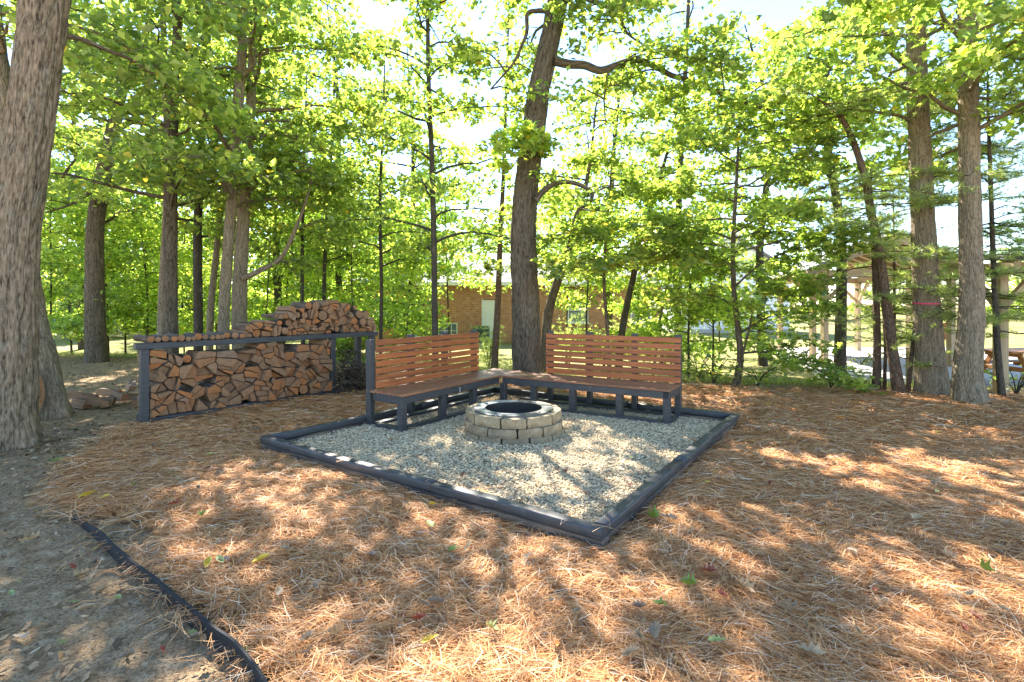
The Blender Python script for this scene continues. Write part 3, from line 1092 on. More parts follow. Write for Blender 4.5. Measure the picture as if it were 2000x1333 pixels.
def stack(x0, x1, z0, top, cell_h, cell_w, y0, where, group, shrink=.955, rnd_frac=.1, zmax=9.0):
    rows = []
    z = z0 + cell_h / 2
    r_i = 0
    while True:
        row = []
        x = x0 + cell_w * (.5 if r_i % 2 == 0 else .25)
        while x < x1 - cell_w * .2:
            if z < top(x) - cell_h * .25:
                row.append((x + R.uniform(-.30, .30) * cell_w, z + R.uniform(-.34, .34) * cell_h))
            x += cell_w * R.uniform(.75, 1.25)
        if not row: break
        rows.append(row); z += cell_h; r_i += 1
        if r_i > 30: break
    pts = [p for r_ in rows for p in r_]
    extra = []
    for p in pts:                                           # mirror points above the profile round the top cells
        if p[1] > top(p[0]) - cell_h * 1.3:
            extra.append((p[0] + R.uniform(-.02, .02), 2 * (top(p[0]) + R.uniform(-.055, .035)) - p[1] + .002))
    cl = cells(pts, extra, (x0, x1, z0, z0 + 3))
    i = 0
    for ri, row in enumerate(rows):
        pieces = []
        for k in range(len(row)):
            poly = cl[i]; px_, _pz = pts[i]; i += 1
            if len(poly) >= 3: poly = clip(poly, 0, 1, min(top(px_) + R.uniform(-.01, .06), zmax))
            if len(poly) < 3: continue
            cx = sum(q[0] for q in poly) / len(poly); cz = sum(q[1] for q in poly) / len(poly)
            if R.random() < rnd_frac:                          # a round, unsplit log
                rad = min(math.hypot((poly[a][0] + poly[(a + 1) % len(poly)][0]) / 2 - cx, (poly[a][1] + poly[(a + 1) % len(poly)][1]) / 2 - cz) for a in range(len(poly)))
                pieces.append((cx, [(cx + rad * .98 * math.cos(a * .628), cz + rad * .98 * math.sin(a * .628)) for a in range(10)], [True] * 10, 'round'))
                continue
            parts = [poly]
            for rep_ in range(2 if R.random() < .45 else 1):     # split it like firewood, through the heart
                parts.sort(key=parea)
                big = parts.pop()
                bx = sum(q[0] for q in big) / len(big) + R.uniform(-.015, .015); bz = sum(q[1] for q in big) / len(big) + R.uniform(-.015, .015)
                an = R.uniform(0, 3.14)
                a_, b_ = math.cos(an), math.sin(an)
                c_ = a_ * bx + b_ * bz
                parts += [h for h in (clip(big, a_, b_, c_), clip(big, -a_, -b_, -c_)) if len(h) >= 3]
            for pp in parts:
                pl = []
                for q in pp:
                    if not pl or math.hypot(q[0] - pl[-1][0], q[1] - pl[-1][1]) > .022: pl.append(q)
                if len(pl) < 3 or parea(pl) < .0018 or R.random() < .03: continue
                mx = sum(q[0] for q in pl) / len(pl); mz = sum(q[1] for q in pl) / len(pl)
                per = math.sqrt(parea(pl))
                s = 1 - R.uniform(.005, .011) / per - R.uniform(0, .05)
                pl = [(mx + (q[0] - mx) * s, mz + (q[1] - mz) * s) for q in pl]
                be = [False] * len(pl)
                be[max(range(len(pl)), key=lambda e_: math.hypot(pl[e_][0] - cx, pl[e_][1] - cz))] = True
                pieces.append((mx, pl, be, 'split'))
        pieces.sort(key=lambda q: q[0])
        for k, (mx, pl, be, kind) in enumerate(pieces):
            me, cx, cz = log_mesh(pl, R.uniform(.38, .46), be)
            o = link('log', me, None)
            yy = y0 + R.uniform(-.065, .055)
            P = RK + RD * cx + RNv * (-yy)
            o.location = (P[0], P[1], cz)
            o.rotation_euler = (0, 0, RANG + R.uniform(-.03, .03))
            tag(o, f'{kind} log {where}, {ORD[k]} from left in {ORD[ri]} row up', 'log', group)


def parea(p):
    return abs(sum(p[i][0] * p[(i + 1) % len(p)][1] - p[(i + 1) % len(p)][0] * p[i][1] for i in range(len(p)))) / 2


stack(.05, 2.61, .092, lambda x: .87 + .04 * math.sin(x * 5) + .05 * (x > 1.5) + .03 * math.sin(x * 13), .15, .185, -.045, 'inside the rack', 'firewood stacked inside the rack', zmax=.945)


def heap(x):
    return 1.033 + max(0.0, float(np.interp(x, [1.2, 1.28, 1.6, 1.85, 2.1, 2.5, 2.9, 3.2, 3.45, 3.53], [.05, .19, .26, .40, .52, .57, .53, .45, .28, .1])))


stack(1.22, 3.52, 1.033, heap, .125, .155, -.03, 'heaped on top of the rack', 'firewood heaped on top of the rack', .95, .3)
x = .03
k = 0
while x < 1.2:                                               # thin round sticks laid on the left half of the top board
    rad = R.uniform(.028, .046)
    x += rad
    poly = [(rad * math.cos(a * .785), rad * R.uniform(.9, 1.1) * math.sin(a * .785)) for a in range(8)]
    me, cx, cz = log_mesh(poly, R.uniform(.4, .52), [True] * 8)
    o = link('log', me)
    P = RK + RD * x + RNv * (.05 + R.uniform(-.05, .03))
    o.location = (P[0], P[1], 1.033 + rad)
    o.rotation_euler = (0, 0, RANG + R.uniform(-.12, .12))
    tag(o, f'thin barky branch log on the low end of the rack top, {ORD[k]} from left', 'log', 'thin logs laid on the rack top')
    k += 1
    x += rad + .003

# splits lying on the ground left of the rack
gl = [(150, 788, .3, .2), (172, 792, 1.2, .1), (190, 786, 1.7, .35), (205, 792, .4, .1), (222, 788, 2.0, .3), (245, 786, 1.0, .1), (262, 790, .2, .25), (235, 770, 1.4, .1), (258, 768, .7, .2), (272, 776, 2.4, .1)]
for k, (px, py, a, tl) in enumerate(gl):
    p = gnd(px, py, .05)
    poly = [(0, 0), (.12, .01), (.10, .09), (.03, .10)]
    poly = [(q[0] * R.uniform(.8, 1.3), q[1] * R.uniform(.8, 1.3)) for q in poly]
    me, cx, cz = log_mesh(poly, R.uniform(.3, .42), [False, False, True, False])
    o = link('log', me)
    o.location = (p.x, p.y, .045 + .05 * (k % 3 == 2) + .02)
    o.rotation_euler = (tl * .5, tl * .3, a)
    tag(o, f'loose split log on the bare ground left of the rack, {ORD[k]} going right', 'log', 'split logs dropped on the ground left of the rack')


# ------------------------------------------------------------------ trees
def catmull(P, n_per):
    P = np.asarray(P, float)
    if len(P) == 2:
        t = np.linspace(0, 1, n_per + 1)[:, None]
        return P[0] * (1 - t) + P[1] * t
    Q = np.concatenate([[2 * P[0] - P[1]], P, [2 * P[-1] - P[-2]]])
    out = []
    for i in range(1, len(Q) - 2):
        for k in range(n_per):
            t = k / n_per
            a, b, c, d = Q[i - 1], Q[i], Q[i + 1], Q[i + 2]
            out.append(.5 * (2 * b + (c - a) * t + (2 * a - 5 * b + 4 * c - d) * t * t + (3 * b - a - 3 * c + d) * t ** 3))
    out.append(P[-1])
    return np.array(out)


class Tubes:
    def __init__(s):
        s.V = []; s.F = []; s.B = []; s.n = 0

    def add(s, P, rad, sides=6, disp=None, cap=False):
        P = np.asarray(P, float); rad = np.broadcast_to(np.asarray(rad, float), (len(P),))
        T = np.gradient(P, axis=0)
        T /= np.linalg.norm(T, axis=1)[:, None] + 1e-9
        ref = np.array([1., 0, 0]) if abs(T[0][0]) < .8 else np.array([0, 1., 0])
        th = np.linspace(0, 2 * np.pi, sides, endpoint=False)
        L = np.concatenate([[0], np.cumsum(np.linalg.norm(np.diff(P, axis=0), axis=1))])
        rings = []; barks = []
        u = ref - T[0] * (ref @ T[0]); u /= np.linalg.norm(u)
        for i in range(len(P)):
            u = u - T[i] * (u @ T[i]); u /= np.linalg.norm(u) + 1e-9
            v = np.cross(T[i], u)
            r = np.full(sides, rad[i])
            if disp is not None:
                r = disp(th, L[i], rad[i])
            rings.append(P[i] + np.outer(np.cos(th) * r, u) + np.outer(np.sin(th) * r, v))
            rb = max(rad[i], .02)
            barks.append(np.stack([np.cos(th) * rb, np.sin(th) * rb, np.full(sides, L[i])], -1))
        V = np.concatenate(rings)
        m = len(P)
        i0 = np.arange(m - 1)[:, None] * sides; j = np.arange(sides)[None]; j2 = (j + 1) % sides
        q = np.stack([i0 + j, i0 + j2, i0 + sides + j2, i0 + sides + j], -1).reshape(-1, 4) + s.n
        s.V.append(V); s.F.append(q); s.B.append(np.concatenate(barks)); s.n += len(V)

    def mesh(s, name, mat):
        return mesh_np(name, np.concatenate(s.V), [np.concatenate(s.F)], mat, True, None, np.concatenate(s.B))


GREENS = np.array([(.060, .088, .018), (.086, .120, .023), (.117, .147, .031), (.153, .172, .040), (.046, .074, .020)])
DENS = 2.1
LOBED = np.array([(0, -.5), (.16, -.30), (.40, -.22), (.24, -.02), (.48, .20), (.20, .18), (0, .55), (-.20, .18), (-.48, .20), (-.24, -.02), (-.40, -.22), (-.16, -.30)])


class Leaves:
    def __init__(s, pal=GREENS, p=(.25, .3, .22, .13, .10)):
        s.P = []; s.S = []; s.T = []; s.K = []; s.pal = pal; s.p = p

    def add(s, P, size, tilt, tone=1.0):
        s.P.append(P); s.S.append(np.full(len(P), size)); s.T.append(np.full(len(P), tilt)); s.K.append(np.full(len(P), tone))

    def count(s):
        return sum(len(p) for p in s.P)

    def mesh(s, name, mat, rng, lobed=False, tone=1.0):
        P = np.concatenate(s.P); n = len(P)
        size = np.concatenate(s.S) * np.clip(rng.lognormal(-.05, .3, n), .4, 1.6)
        tl = np.concatenate(s.T)
        nrm = np.stack([rng.normal(0, 1, n) * tl, rng.normal(0, 1, n) * tl, np.ones(n)], -1)
        nrm /= np.linalg.norm(nrm, axis=1)[:, None]
        a = rng.uniform(0, 6.28, n)
        u = np.stack([np.cos(a), np.sin(a), np.zeros(n)], -1)
        u -= nrm * (u * nrm).sum(1)[:, None]; u /= np.linalg.norm(u, axis=1)[:, None]
        v = np.cross(nrm, u)
        if lobed:
            out = LOBED; k = len(out)
            loc = np.concatenate([[(0, 0)], out])
            fold = np.concatenate([[0], np.abs(out[:, 0]) * .35 - .15 * (out[:, 1] > .3)])
            kk = k + 1
            fc = np.array([(0, 1 + i, 1 + (i + 1) % k) for i in range(k)])
        else:
            loc = np.array([(0, -.5), (.36, .0), (0, .5), (-.36, .0)]); fold = np.array([0, .12, -.05, .12]); kk = 4
            fc = np.array([(0, 1, 2), (0, 2, 3)])
        V = P[:, None, :] + size[:, None, None] * (loc[None, :, :1] * u[:, None] + loc[None, :, 1:] * v[:, None] + fold[None, :, None] * nrm[:, None])
        V = V.reshape(-1, 3)
        Fc = (fc[None] + (np.arange(n) * kk)[:, None, None]).reshape(-1, 3)
        c = s.pal[rng.choice(len(s.pal), n, p=s.p)] * rng.uniform(.8, 1.2, (n, 1)) * tone * np.concatenate(s.K)[:, None]
        ye = rng.random(n) < .012
        c[ye] = np.array([.22, .17, .02])
        return mesh_np(name, V, [Fc], mat, False, np.repeat(c, kk, 0))


def grow(tb, lv, p0, az, L, rise, r0, rng, dens=26, size=.11, sub=.34, droop=.35, tilt=.75, spread=.12, sides=5, first=.25, pts=None):
    """one branch with side sprays of leaves"""
    if pts is None:
        t = np.linspace(0, 1, 7)
        w = np.cumsum(rng.normal(0, .05, (7, 3)), 0) * L * .6
        w[0] = 0
        d = np.array([math.sin(az), math.cos(az)])
        P = np.zeros((7, 3))
        P[:, 0] = p0[0] + d[0] * L * t + w[:, 0]
        P[:, 1] = p0[1] + d[1] * L * t + w[:, 1]
        P[:, 2] = p0[2] + L * (rise * t - droop * t * t) + w[:, 2] * .5
    else:
        P = np.asarray(pts, float)
        L = np.linalg.norm(np.diff(P, axis=0), axis=1).sum()
        t = np.linspace(0, 1, len(P))
    tb.add(P, r0 * (1 - .85 * t) + .003, sides)
    ns = max(3, int(L * (1 - first) / (.5 * sub)))
    for i in range(ns):
        tt = first + (1 - first) * (i + rng.uniform(0, .9)) / ns
        q = np.array([np.interp(tt, t, P[:, k]) for k in range(3)])
        j = min(len(P) - 2, int(tt * (len(P) - 1)))
        d = P[j + 1] - P[j]; d /= np.linalg.norm(d) + 1e-9
        a = math.atan2(d[0], d[1]) + (1 if i % 2 else -1) * rng.uniform(.5, 1.25)
        ls = min(1.4, (.5 * L * (1 - .55 * tt)) * rng.uniform(.5, 1.1) + .2)
        s = np.linspace(0, 1, 4)[:, None]
        Q = q + s * ls * np.array([math.sin(a), math.cos(a), rng.uniform(-.15, .25)]) + np.array([0, 0, -1.]) * s ** 2 * ls * droop * rng.uniform(.3, 1.0)
        Q[1:] += rng.normal(0, .03, (3, 3)) * ls
        tb.add(Q, np.array([.35 * r0 * (1 - tt) + .004, .004, .003, .002]), 3)
        n = max(3, int(dens * DENS * ls * np.clip(rng.lognormal(-.12, .55), .2, 2.4)))
        tl = rng.uniform(.12, 1.05, n)
        C_ = np.stack([np.interp(tl, s[:, 0], Q[:, k]) for k in range(3)], -1)
        wd = spread * (1.1 - .5 * np.clip(tl, 0, 1))[:, None]
        C_ += rng.normal(0, 1, (n, 3)) * np.concatenate([wd, wd, wd * .7], 1)
        lv.add(C_, size, tilt, rng.uniform(.72, 1.2))


def trunk_disp(r_base, flare, lobes, rng, ridge=0.0, freq=9):
    ph = rng.uniform(0, 6.28); ph2 = rng.uniform(0, 6.28)
    off = rng.uniform(0, 50)

    def f(th, L, r):
        fl = flare * math.exp(-L / .22)
        rr = r * (1 + .05 * np.sin(2 * th + ph + L * .4) + fl * (.55 + .45 * np.sin(lobes * th + ph2)))
        if ridge:
            d = np.empty(len(th))
            for i, a in enumerate(th):
                p = Vector((math.cos(a) * r * freq * 1.0 + off, math.sin(a) * r * freq, L * freq * .14))
                w = mnoise.noise(p * .9)
                dd, _ = mnoise.voronoi((p[0] + .5 * w, p[1] + .5 * w, p[2] + .4 * w))
                d[i] = min(.35, dd[1] - dd[0]) / .35 + .25 * mnoise.noise(p * 4)
            rr = rr + ridge * (d - .6)
        return rr
    return f


def tree(name, label, path, radii, bark='bark_dark', leaf='leaf', cat='tree', group=None, seed=1, branches=(), limbs=(), sides=10, flare=.5, ridge=0.0,
         nper=5, lobed=False, tone=1.0, lv=None, after=None, rfreq=9):
    rng = np.random.default_rng(seed)
    path = np.asarray([tuple(p) for p in path], float)
    base = path[0].copy()
    base[2] = float(gz(base[0], base[1]))
    root = empty(name, tuple(base), 0, label, cat, group)
    P = catmull(path, nper)
    rad = np.interp(np.linspace(0, 1, len(P)), np.linspace(0, 1, len(radii)), radii)
    P = P - base
    P = np.concatenate([[P[0] - np.array([0, 0, .15])], P]); rad = np.concatenate([[rad[0]], rad])
    tr = Tubes()
    tr.add(P, rad, sides, trunk_disp(radii[0], flare, 5, rng, ridge, rfreq))
    link('trunk', tr.mesh('trunk', M[bark]), root)
    tb = Tubes(); lv = lv or Leaves()
    for b in branches:
        n = b['n']
        for k in range(n):
            z = b['z0'] + (b['z1'] - b['z0']) * (k + rng.uniform(.1, .9)) / n
            if z > P[-1][2]: z = P[-1][2] - .05
            p0 = np.array([np.interp(z, P[:, 2], P[:, i]) for i in range(3)])
            r_at = np.interp(z, P[:, 2], rad)
            fz = (z - b['z0']) / max(.1, b['z1'] - b['z0'])
            L = (b['l0'] + (b['l1'] - b['l0']) * fz) * rng.uniform(.7, 1.2)
            az = rng.uniform(b.get('a0', 0), b.get('a1', 6.283)) if 'a0' in b else k * 2.4 + rng.uniform(-.5, .5)
            grow(tb, lv, p0, az, L, b.get('rise', .35) * rng.uniform(.6, 1.4), min(r_at * .5, .012 * L + .008), rng, b.get('dens', 26), b.get('size', .11), b.get('sub', .34),
                 b.get('droop', .3), b.get('tilt', .5), b.get('spread', .12), first=b.get('first', .25))
    for li in limbs:
        Q = catmull([tuple(q) for q in li['pts']], 5) - base
        t = np.linspace(0, 1, len(Q))
        lt_ = Tubes()
        lt_.add(Q, li['r'] * (1 - .7 * t), 9, trunk_disp(li['r'], 0, 3, rng))
        link('limb', lt_.mesh('limb', M[bark]), root)
        if li.get('leaves', True):
            for k in range(li.get('n', 8)):
                tt = li.get('t0', .25) + (1 - li.get('t0', .25)) * (k + rng.uniform(0, 1)) / li.get('n', 8)
                p0 = np.array([np.interp(tt, t, Q[:, i]) for i in range(3)])
                grow(tb, lv, p0, rng.uniform(0, 6.28), li.get('l', 1.3) * rng.uniform(.6, 1.2), rng.uniform(-.3, .7), .014, rng, li.get('dens', 26), li.get('size', .12), droop=.35, first=.2)
    if after: after(tb, lv, rng, base)
    if tb.n:
        tag(link('branches', tb.mesh('branches', M[bark]), root), kind='stuff')
    if lv.P:
        tag(link('crown', lv.mesh('crown', M[leaf], rng, lobed, tone), root), kind='stuff')
    return root


def col(Y, pts):
    return [at(px, py, Y) for px, py in pts]


BIG = dict(rise=.45, droop=.35, size=.125, dens=24, sub=.42, spread=.17, tilt=.85)
# --- big trees, left to right
tree('oak_tree', 'thick furrowed oak trunk in the near left corner beside the bare dirt', col(5.5, [(14, 872), (16, 800), (20, 600), (30, 440), (52, 300), (66, 190), (88, 0), (108, -180), (120, -500), (110, -900)]),
     [.255, .24, .232, .215, .20, .20, .215, .19, .16, .08], 'bark_oak', seed=2, sides=110, nper=16, flare=.55, ridge=.022, rfreq=11,
     branches=[dict(BIG, n=6, z0=4.4, z1=6.5, l0=2.0, l1=1.6, a0=3.4, a1=7.6, lobed=1)], tone=1.0)
t2 = tree('oak_tree', 'scarred leaning tree standing just behind the thick near left oak', col(6.95, [(92, 812), (80, 720), (55, 600), (28, 420), (0, 200), (-28, 0), (-60, -300), (-70, -700)]),
          [.225, .19, .175, .165, .155, .15, .12, .07], 'bark_light', seed=3, sides=72, nper=12, flare=.75, ridge=.016, rfreq=12,
          branches=[dict(BIG, n=9, z0=4.4, z1=7, l0=2.2, l1=1.8)])
# rotten wound on its foot
wv = []; wf = []
for i in range(9):
    for j in range(6):
        z = .06 + .62 * i / 8
        hwid = .10 * math.sin(math.pi * (i + .8) / 9.6)
        s_ = (j / 5 - .5) * 2
        a_ = -1.25 + s_ * hwid / .25
        rr = .33 * math.exp(-z / .30) * .45 + .232 - .02 * (1 - s_ * s_) + R.uniform(-.006, .006)
        cxx = -.07 * z
        wv.append((cxx + rr * math.cos(a_), rr * math.sin(a_), z))
for i in range(8):
    for j in range(5):
        wf.append((i * 6 + j, i * 6 + j + 1, i * 6 + 7 + j, i * 6 + 6 + j))
raw('bark_wound', wv, wf, M['rot'], t2)

tree('forked_oak', 'dark forking tree at the wood edge left of the log rack', col(13.6, [(188, 705), (185, 560), (187, 440), (205, 330), (226, 230), (238, 178), (262, 140), (290, 40), (300, -120)]),
     [.235, .205, .19, .18, .15, .13, .10, .07, .03], 'bark_oak_mid', seed=4, sides=26, ridge=.012, nper=8, flare=.35,
     branches=[dict(BIG, n=18, z0=3.5, z1=10.5, l0=3.2, l1=2.0)],
     limbs=[dict(pts=col(13.4, [(222, 260), (255, 235), (290, 210), (330, 190)]), r=.075, n=5), dict(pts=col(13.2, [(200, 350), (165, 385), (125, 405), (90, 415)]), r=.05, n=5),
            dict(pts=col(14, [(118, 350), (150, 310), (175, 300)]), r=.04, n=3)])
tree('hardwood_tree', 'slim straight brown trunk rising behind the left end of the log rack', col(9.8, [(336, 752), (333, 600), (333, 440), (335, 300), (341, 150), (349, 0), (353, -250), (356, -600)]),
     [.128, .118, .112, .10, .085, .072, .055, .02], 'bark_oak_mid', seed=5, sides=28, ridge=.008, nper=8, flare=.3,
     branches=[dict(BIG, n=22, z0=3.0, z1=8.6, l0=2.4, l1=1.6)],)
tree('hardwood_tree', 'pale slim trunk close behind the straight brown one by the rack', col(10.8, [(317, 738), (319, 600), (326, 450), (330, 300), (322, 150), (318, 0), (315, -300)]),
     [.115, .105, .095, .08, .065, .05, .015], 'bark_light', seed=6, sides=20, ridge=.006, nper=6, flare=.3,
     branches=[dict(BIG, n=16, z0=3.4, z1=9.5, l0=2.2, l1=1.5)])
tree('hardwood_tree', 'dark slim trunk behind the middle of the log rack', col(12, [(388, 720), (387, 600), (386, 450), (392, 320), (398, 180), (402, 0), (405, -250)]),
     [.11, .10, .092, .08, .065, .045, .015], 'bark_dark', seed=7, sides=16, nper=6, flare=.3, branches=[dict(BIG, n=16, z0=3.0, z1=9.2, l0=2.4, l1=1.4)])
tree('hardwood_tree', 'thin trunk leaning right between the dark slim trunk and the tall double trunks', col(12.6, [(408, 715), (412, 600), (425, 470), (440, 330), (458, 190), (470, 60)]),
     [.09, .08, .07, .06, .045, .02], 'bark_light', seed=8, sides=14, nper=6, flare=.3, branches=[dict(BIG, n=10, z0=3.0, z1=8, l0=1.8, l1=1.2)])
tree('hardwood_tree', 'left one of the two tall trunks that cross behind the log rack', col(10.0, [(436, 746), (438, 600), (448, 450), (457, 330), (467, 180), (481, 0), (495, -250), (505, -700)]),
     [.112, .098, .094, .092, .09, .08, .055, .02], 'bark_light', seed=9, sides=32, ridge=.008, nper=9, flare=.3, branches=[dict(BIG, n=20, z0=3.2, z1=8.8, l0=2.8, l1=1.8)])
tree('hardwood_tree', 'right thicker one of the two tall trunks that cross behind the log rack', col(10.7, [(471, 736), (468, 580), (476, 420), (484, 300), (491, 180), (496, 0), (502, -250), (505, -600)]),
     [.16, .138, .116, .10, .088, .076, .055, .02], 'bark_light', seed=10, sides=36, ridge=.009, nper=9, flare=.35, branches=[dict(BIG, n=20, z0=3.4, z1=9.0, l0=2.9, l1=1.8)],
     limbs=[dict(pts=col(10.6, [(474, 545), (505, 530), (548, 505), (578, 445), (600, 385), (612, 330)]), r=.065, n=7), dict(pts=col(10.5, [(486, 345), (520, 335), (565, 338), (610, 330)]), r=.045, n=6),
            dict(pts=col(10.5, [(492, 272), (540, 262), (600, 280), (650, 300)]), r=.04, n=6)])
tree('slender_tree', 'very thin trunk left of the log heap among the green understory', col(14, [(592, 690), (590, 560), (592, 400), (596, 250), (600, 120)]), [.055, .05, .042, .03, .01],
     'bark_dark', seed=12, sides=8, branches=[dict(BIG, n=16, z0=2.5, z1=8, l0=1.8, l1=1.0)])
tree('slender_tree', 'thin trunk rising straight behind the log heap on the rack', col(15, [(636, 690), (633, 560), (640, 400), (650, 250), (655, 80)]), [.065, .058, .05, .035, .01],
     'bark_dark', seed=13, sides=8, branches=[dict(BIG, n=18, z0=2.8, z1=9, l0=2.2, l1=1.2)])
tree('slender_tree', 'thin grey trunk behind the left arm of the bench', col(12.6, [(743, 715), (745, 560), (742, 400), (748, 250), (752, 100)]), [.05, .045, .04, .03, .01],
     'bark_dark', seed=14, sides=8, branches=[dict(BIG, n=18, z0=2.2, z1=7.5, l0=1.8, l1=1.0)])
tree('slender_tree', 'tall dark trunk rising behind the left bench back', col(10.5, [(851, 738), (849, 600), (847, 450), (843, 300), (837, 150), (835, 0), (832, -250), (830, -500)]),
     [.072, .066, .060, .052, .044, .036, .02, .008], 'bark_dark', seed=15, sides=14, nper=6, flare=.3, branches=[dict(BIG, n=22, z0=2.4, z1=8.2, l0=2.0, l1=1.4)])
tree('pine_tree', 'bare thin pine stem just left of the leaning central oak', col(12.0, [(965, 722), (972, 600), (977, 470), (984, 330), (988, 200), (992, 80), (995, -50)]),
     [.085, .076, .062, .048, .036, .022, .006], 'bark_pine', seed=16, sides=12, nper=6, branches=[dict(n=9, z0=5.0, z1=8.5, l0=.8, l1=.5, rise=.2, droop=.2, size=.10, dens=16, tilt=1.2, spread=.08)], leaf='needle')

OY = 9.6
tree('oak_tree', 'tall leaning oak with deep bark behind the corner of the bench', col(OY, [(1032, 757), (1029, 700), (1027, 600), (1022, 450), (1031, 340), (1046, 230), (1053, 172), (1072, 90), (1089, 0), (1105, -120), (1125, -330), (1130, -700)]),
     [.315, .285, .262, .235, .215, .20, .192, .182, .178, .165, .13, .05], 'bark_oak_mid', seed=17, sides=84, nper=11, flare=.30, ridge=.020, rfreq=11,
     branches=[dict(BIG, n=9, z0=6.6, z1=9.5, l0=2.8, l1=2.0, size=.13)],
     limbs=[dict(pts=col(OY - .1, [(1084, 120), (1112, 126), (1142, 128), (1172, 138), (1205, 128), (1240, 117), (1275, 128), (1312, 148), (1352, 158), (1396, 178), (1440, 198), (1500, 215), (1560, 230)]), r=.085, n=15, t0=.3, l=1.5),
            dict(pts=col(OY - .3, [(1046, 392), (1060, 375), (1082, 360), (1110, 356), (1138, 364), (1157, 378), (1150, 398), (1128, 412), (1118, 440)]), r=.062, n=6, t0=.45, l=.8),
            dict(pts=col(OY - .2, [(1066, 22), (1048, 22), (1030, 28), (1029, 62), (1018, 92), (1004, 122), (985, 145), (958, 175)]), r=.05, n=6, t0=.5, l=1.0),
            dict(pts=col(OY - .2, [(1188, 140), (1184, 165), (1180, 200), (1183, 240)]), r=.028, n=4, t0=.4, l=.9),
            dict(pts=col(OY - .4, [(1100, -20), (1150, 0), (1190, 15), (1210, 30), (1225, 65), (1260, 90)]), r=.05, n=8, t0=.3, l=1.2),
            dict(pts=col(OY + .3, [(1110, -160), (1040, -150), (940, -110), (840, -60), (760, -20)]), r=.08, n=14, t0=.2, l=1.8)])
tree('hardwood_tree', 'bent grey trunk right behind the central oak', col(11.6, [(1064, 724), (1070, 620), (1085, 562), (1102, 512), (1128, 430), (1150, 330), (1165, 200)]),
     [.118, .105, .098, .09, .065, .045, .015], 'bark_oak_mid', seed=18, sides=20, ridge=.006, nper=7, branches=[dict(BIG, n=10, z0=3.6, z1=6.5, l0=1.6, l1=1.0)])
tree('hardwood_tree', 'slender trunk leaning right behind the middle of the right bench back', col(12.0, [(1208, 720), (1216, 640), (1236, 545), (1258, 450), (1278, 385), (1305, 290), (1325, 200)]),
     [.085, .078, .07, .062, .052, .035, .01], 'bark_dark', seed=19, sides=12, nper=6, branches=[dict(BIG, n=14, z0=2.8, z1=6.5, l0=1.9, l1=1.0)])
tree('hardwood_tree', 'tall thin trunk far behind the right bench, bare below its high crown', col(16.5, [(1326, 690), (1322, 560), (1325, 420), (1332, 250), (1338, 150), (1345, 0), (1350, -150)]),
     [.12, .11, .10, .09, .08, .06, .02], 'bark_dark', seed=20, sides=12, nper=6, branches=[dict(BIG, n=16, z0=4.6, z1=12.5, l0=2.6, l1=1.6, dens=20)])


def maple_after(tb, lv, rng, base):
    def pt(px, py, Y): return np.array(at(px, py, Y)) - base
    for pts, dn in (([(1447, 705, 9.4), (1462, 650, 9.2), (1476, 590, 9.0), (1505, 555, 8.8), (1545, 540, 8.6), (1600, 545, 8.5)], 46),
                    ([(1450, 690, 9.4), (1500, 688, 9.1), (1560, 705, 8.9), (1620, 735, 8.8), (1660, 745, 8.7)], 40),
                    ([(1447, 650, 9.4), (1500, 620, 9.2), (1560, 600, 9.0), (1630, 610, 8.9)], 46),
                    ([(1436, 560, 9.5), (1480, 520, 9.3), (1540, 490, 9.2), (1600, 480, 9.2), (1650, 490, 9.2)], 50),
                    ([(1436, 520, 9.5), (1390, 500, 9.2), (1330, 490, 9.0), (1260, 500, 8.9), (1180, 510, 8.9), (1100, 520, 8.9)], 50),
                    ([(1436, 470, 9.5), (1380, 450, 9.3), (1300, 440, 9.2), (1220, 445, 9.2), (1140, 460, 9.2)], 46),
                    ([(1436, 600, 9.5), (1400, 580, 9.3), (1350, 575, 9.2), (1300, 590, 9.2)], 46)):
        grow(tb, lv, None, 0, 0, 0, .02, rng, dn, .105, .30, .25, .45, .11, pts=catmull([pt(*p) for p in pts], 3), first=.15)


tree('maple_tree', 'small maple with lobed leaves beyond the right end of the bench', col(9.5, [(1436, 757), (1446, 700), (1441, 640), (1433, 560), (1432, 470), (1437, 380), (1442, 280), (1446, 180)]),
     [.07, .062, .055, .048, .042, .034, .022, .008], 'bark_oak_mid', seed=21, sides=14, nper=6, lobed=True, after=maple_after,
     branches=[dict(n=22, z0=2.2, z1=5.6, l0=2.0, l1=1.2, rise=.25, droop=.25, size=.11, dens=36, sub=.3, spread=.12)])


# --- pines: needle tufts
PINE = np.array([(.07, .10, .032), (.09, .125, .038), (.12, .15, .045), (.145, .15, .06), (.09, .11, .045)])


def needle_mesh(name, P, D, rng, n_per=14, L=.11, w=.0022, mat=None):
    """tufts of needles at points P pointing along D"""
    n = len(P)
    P = np.repeat(P, n_per, 0); D = np.repeat(D, n_per, 0)
    m = len(P)
    d = D + rng.normal(0, .62, (m, 3)); d /= np.linalg.norm(d, axis=1)[:, None]
    s = np.cross(d, rng.normal(0, 1, (m, 3))); s /= np.linalg.norm(s, axis=1)[:, None] + 1e-9
    ln = (L * rng.uniform(.6, 1.2, m))[:, None]
    V = np.stack([P - s * w, P + s * w, P + d * ln], 1).reshape(-1, 3)
    Fc = (np.arange(m) * 3)[:, None] + np.array([[0, 1, 2]])
    c = PINE[rng.choice(5, m)] * rng.uniform(.8, 1.25, (m, 1))
    return mesh_np(name, V, [Fc], mat or M['needle'], False, np.repeat(c, 3, 0))


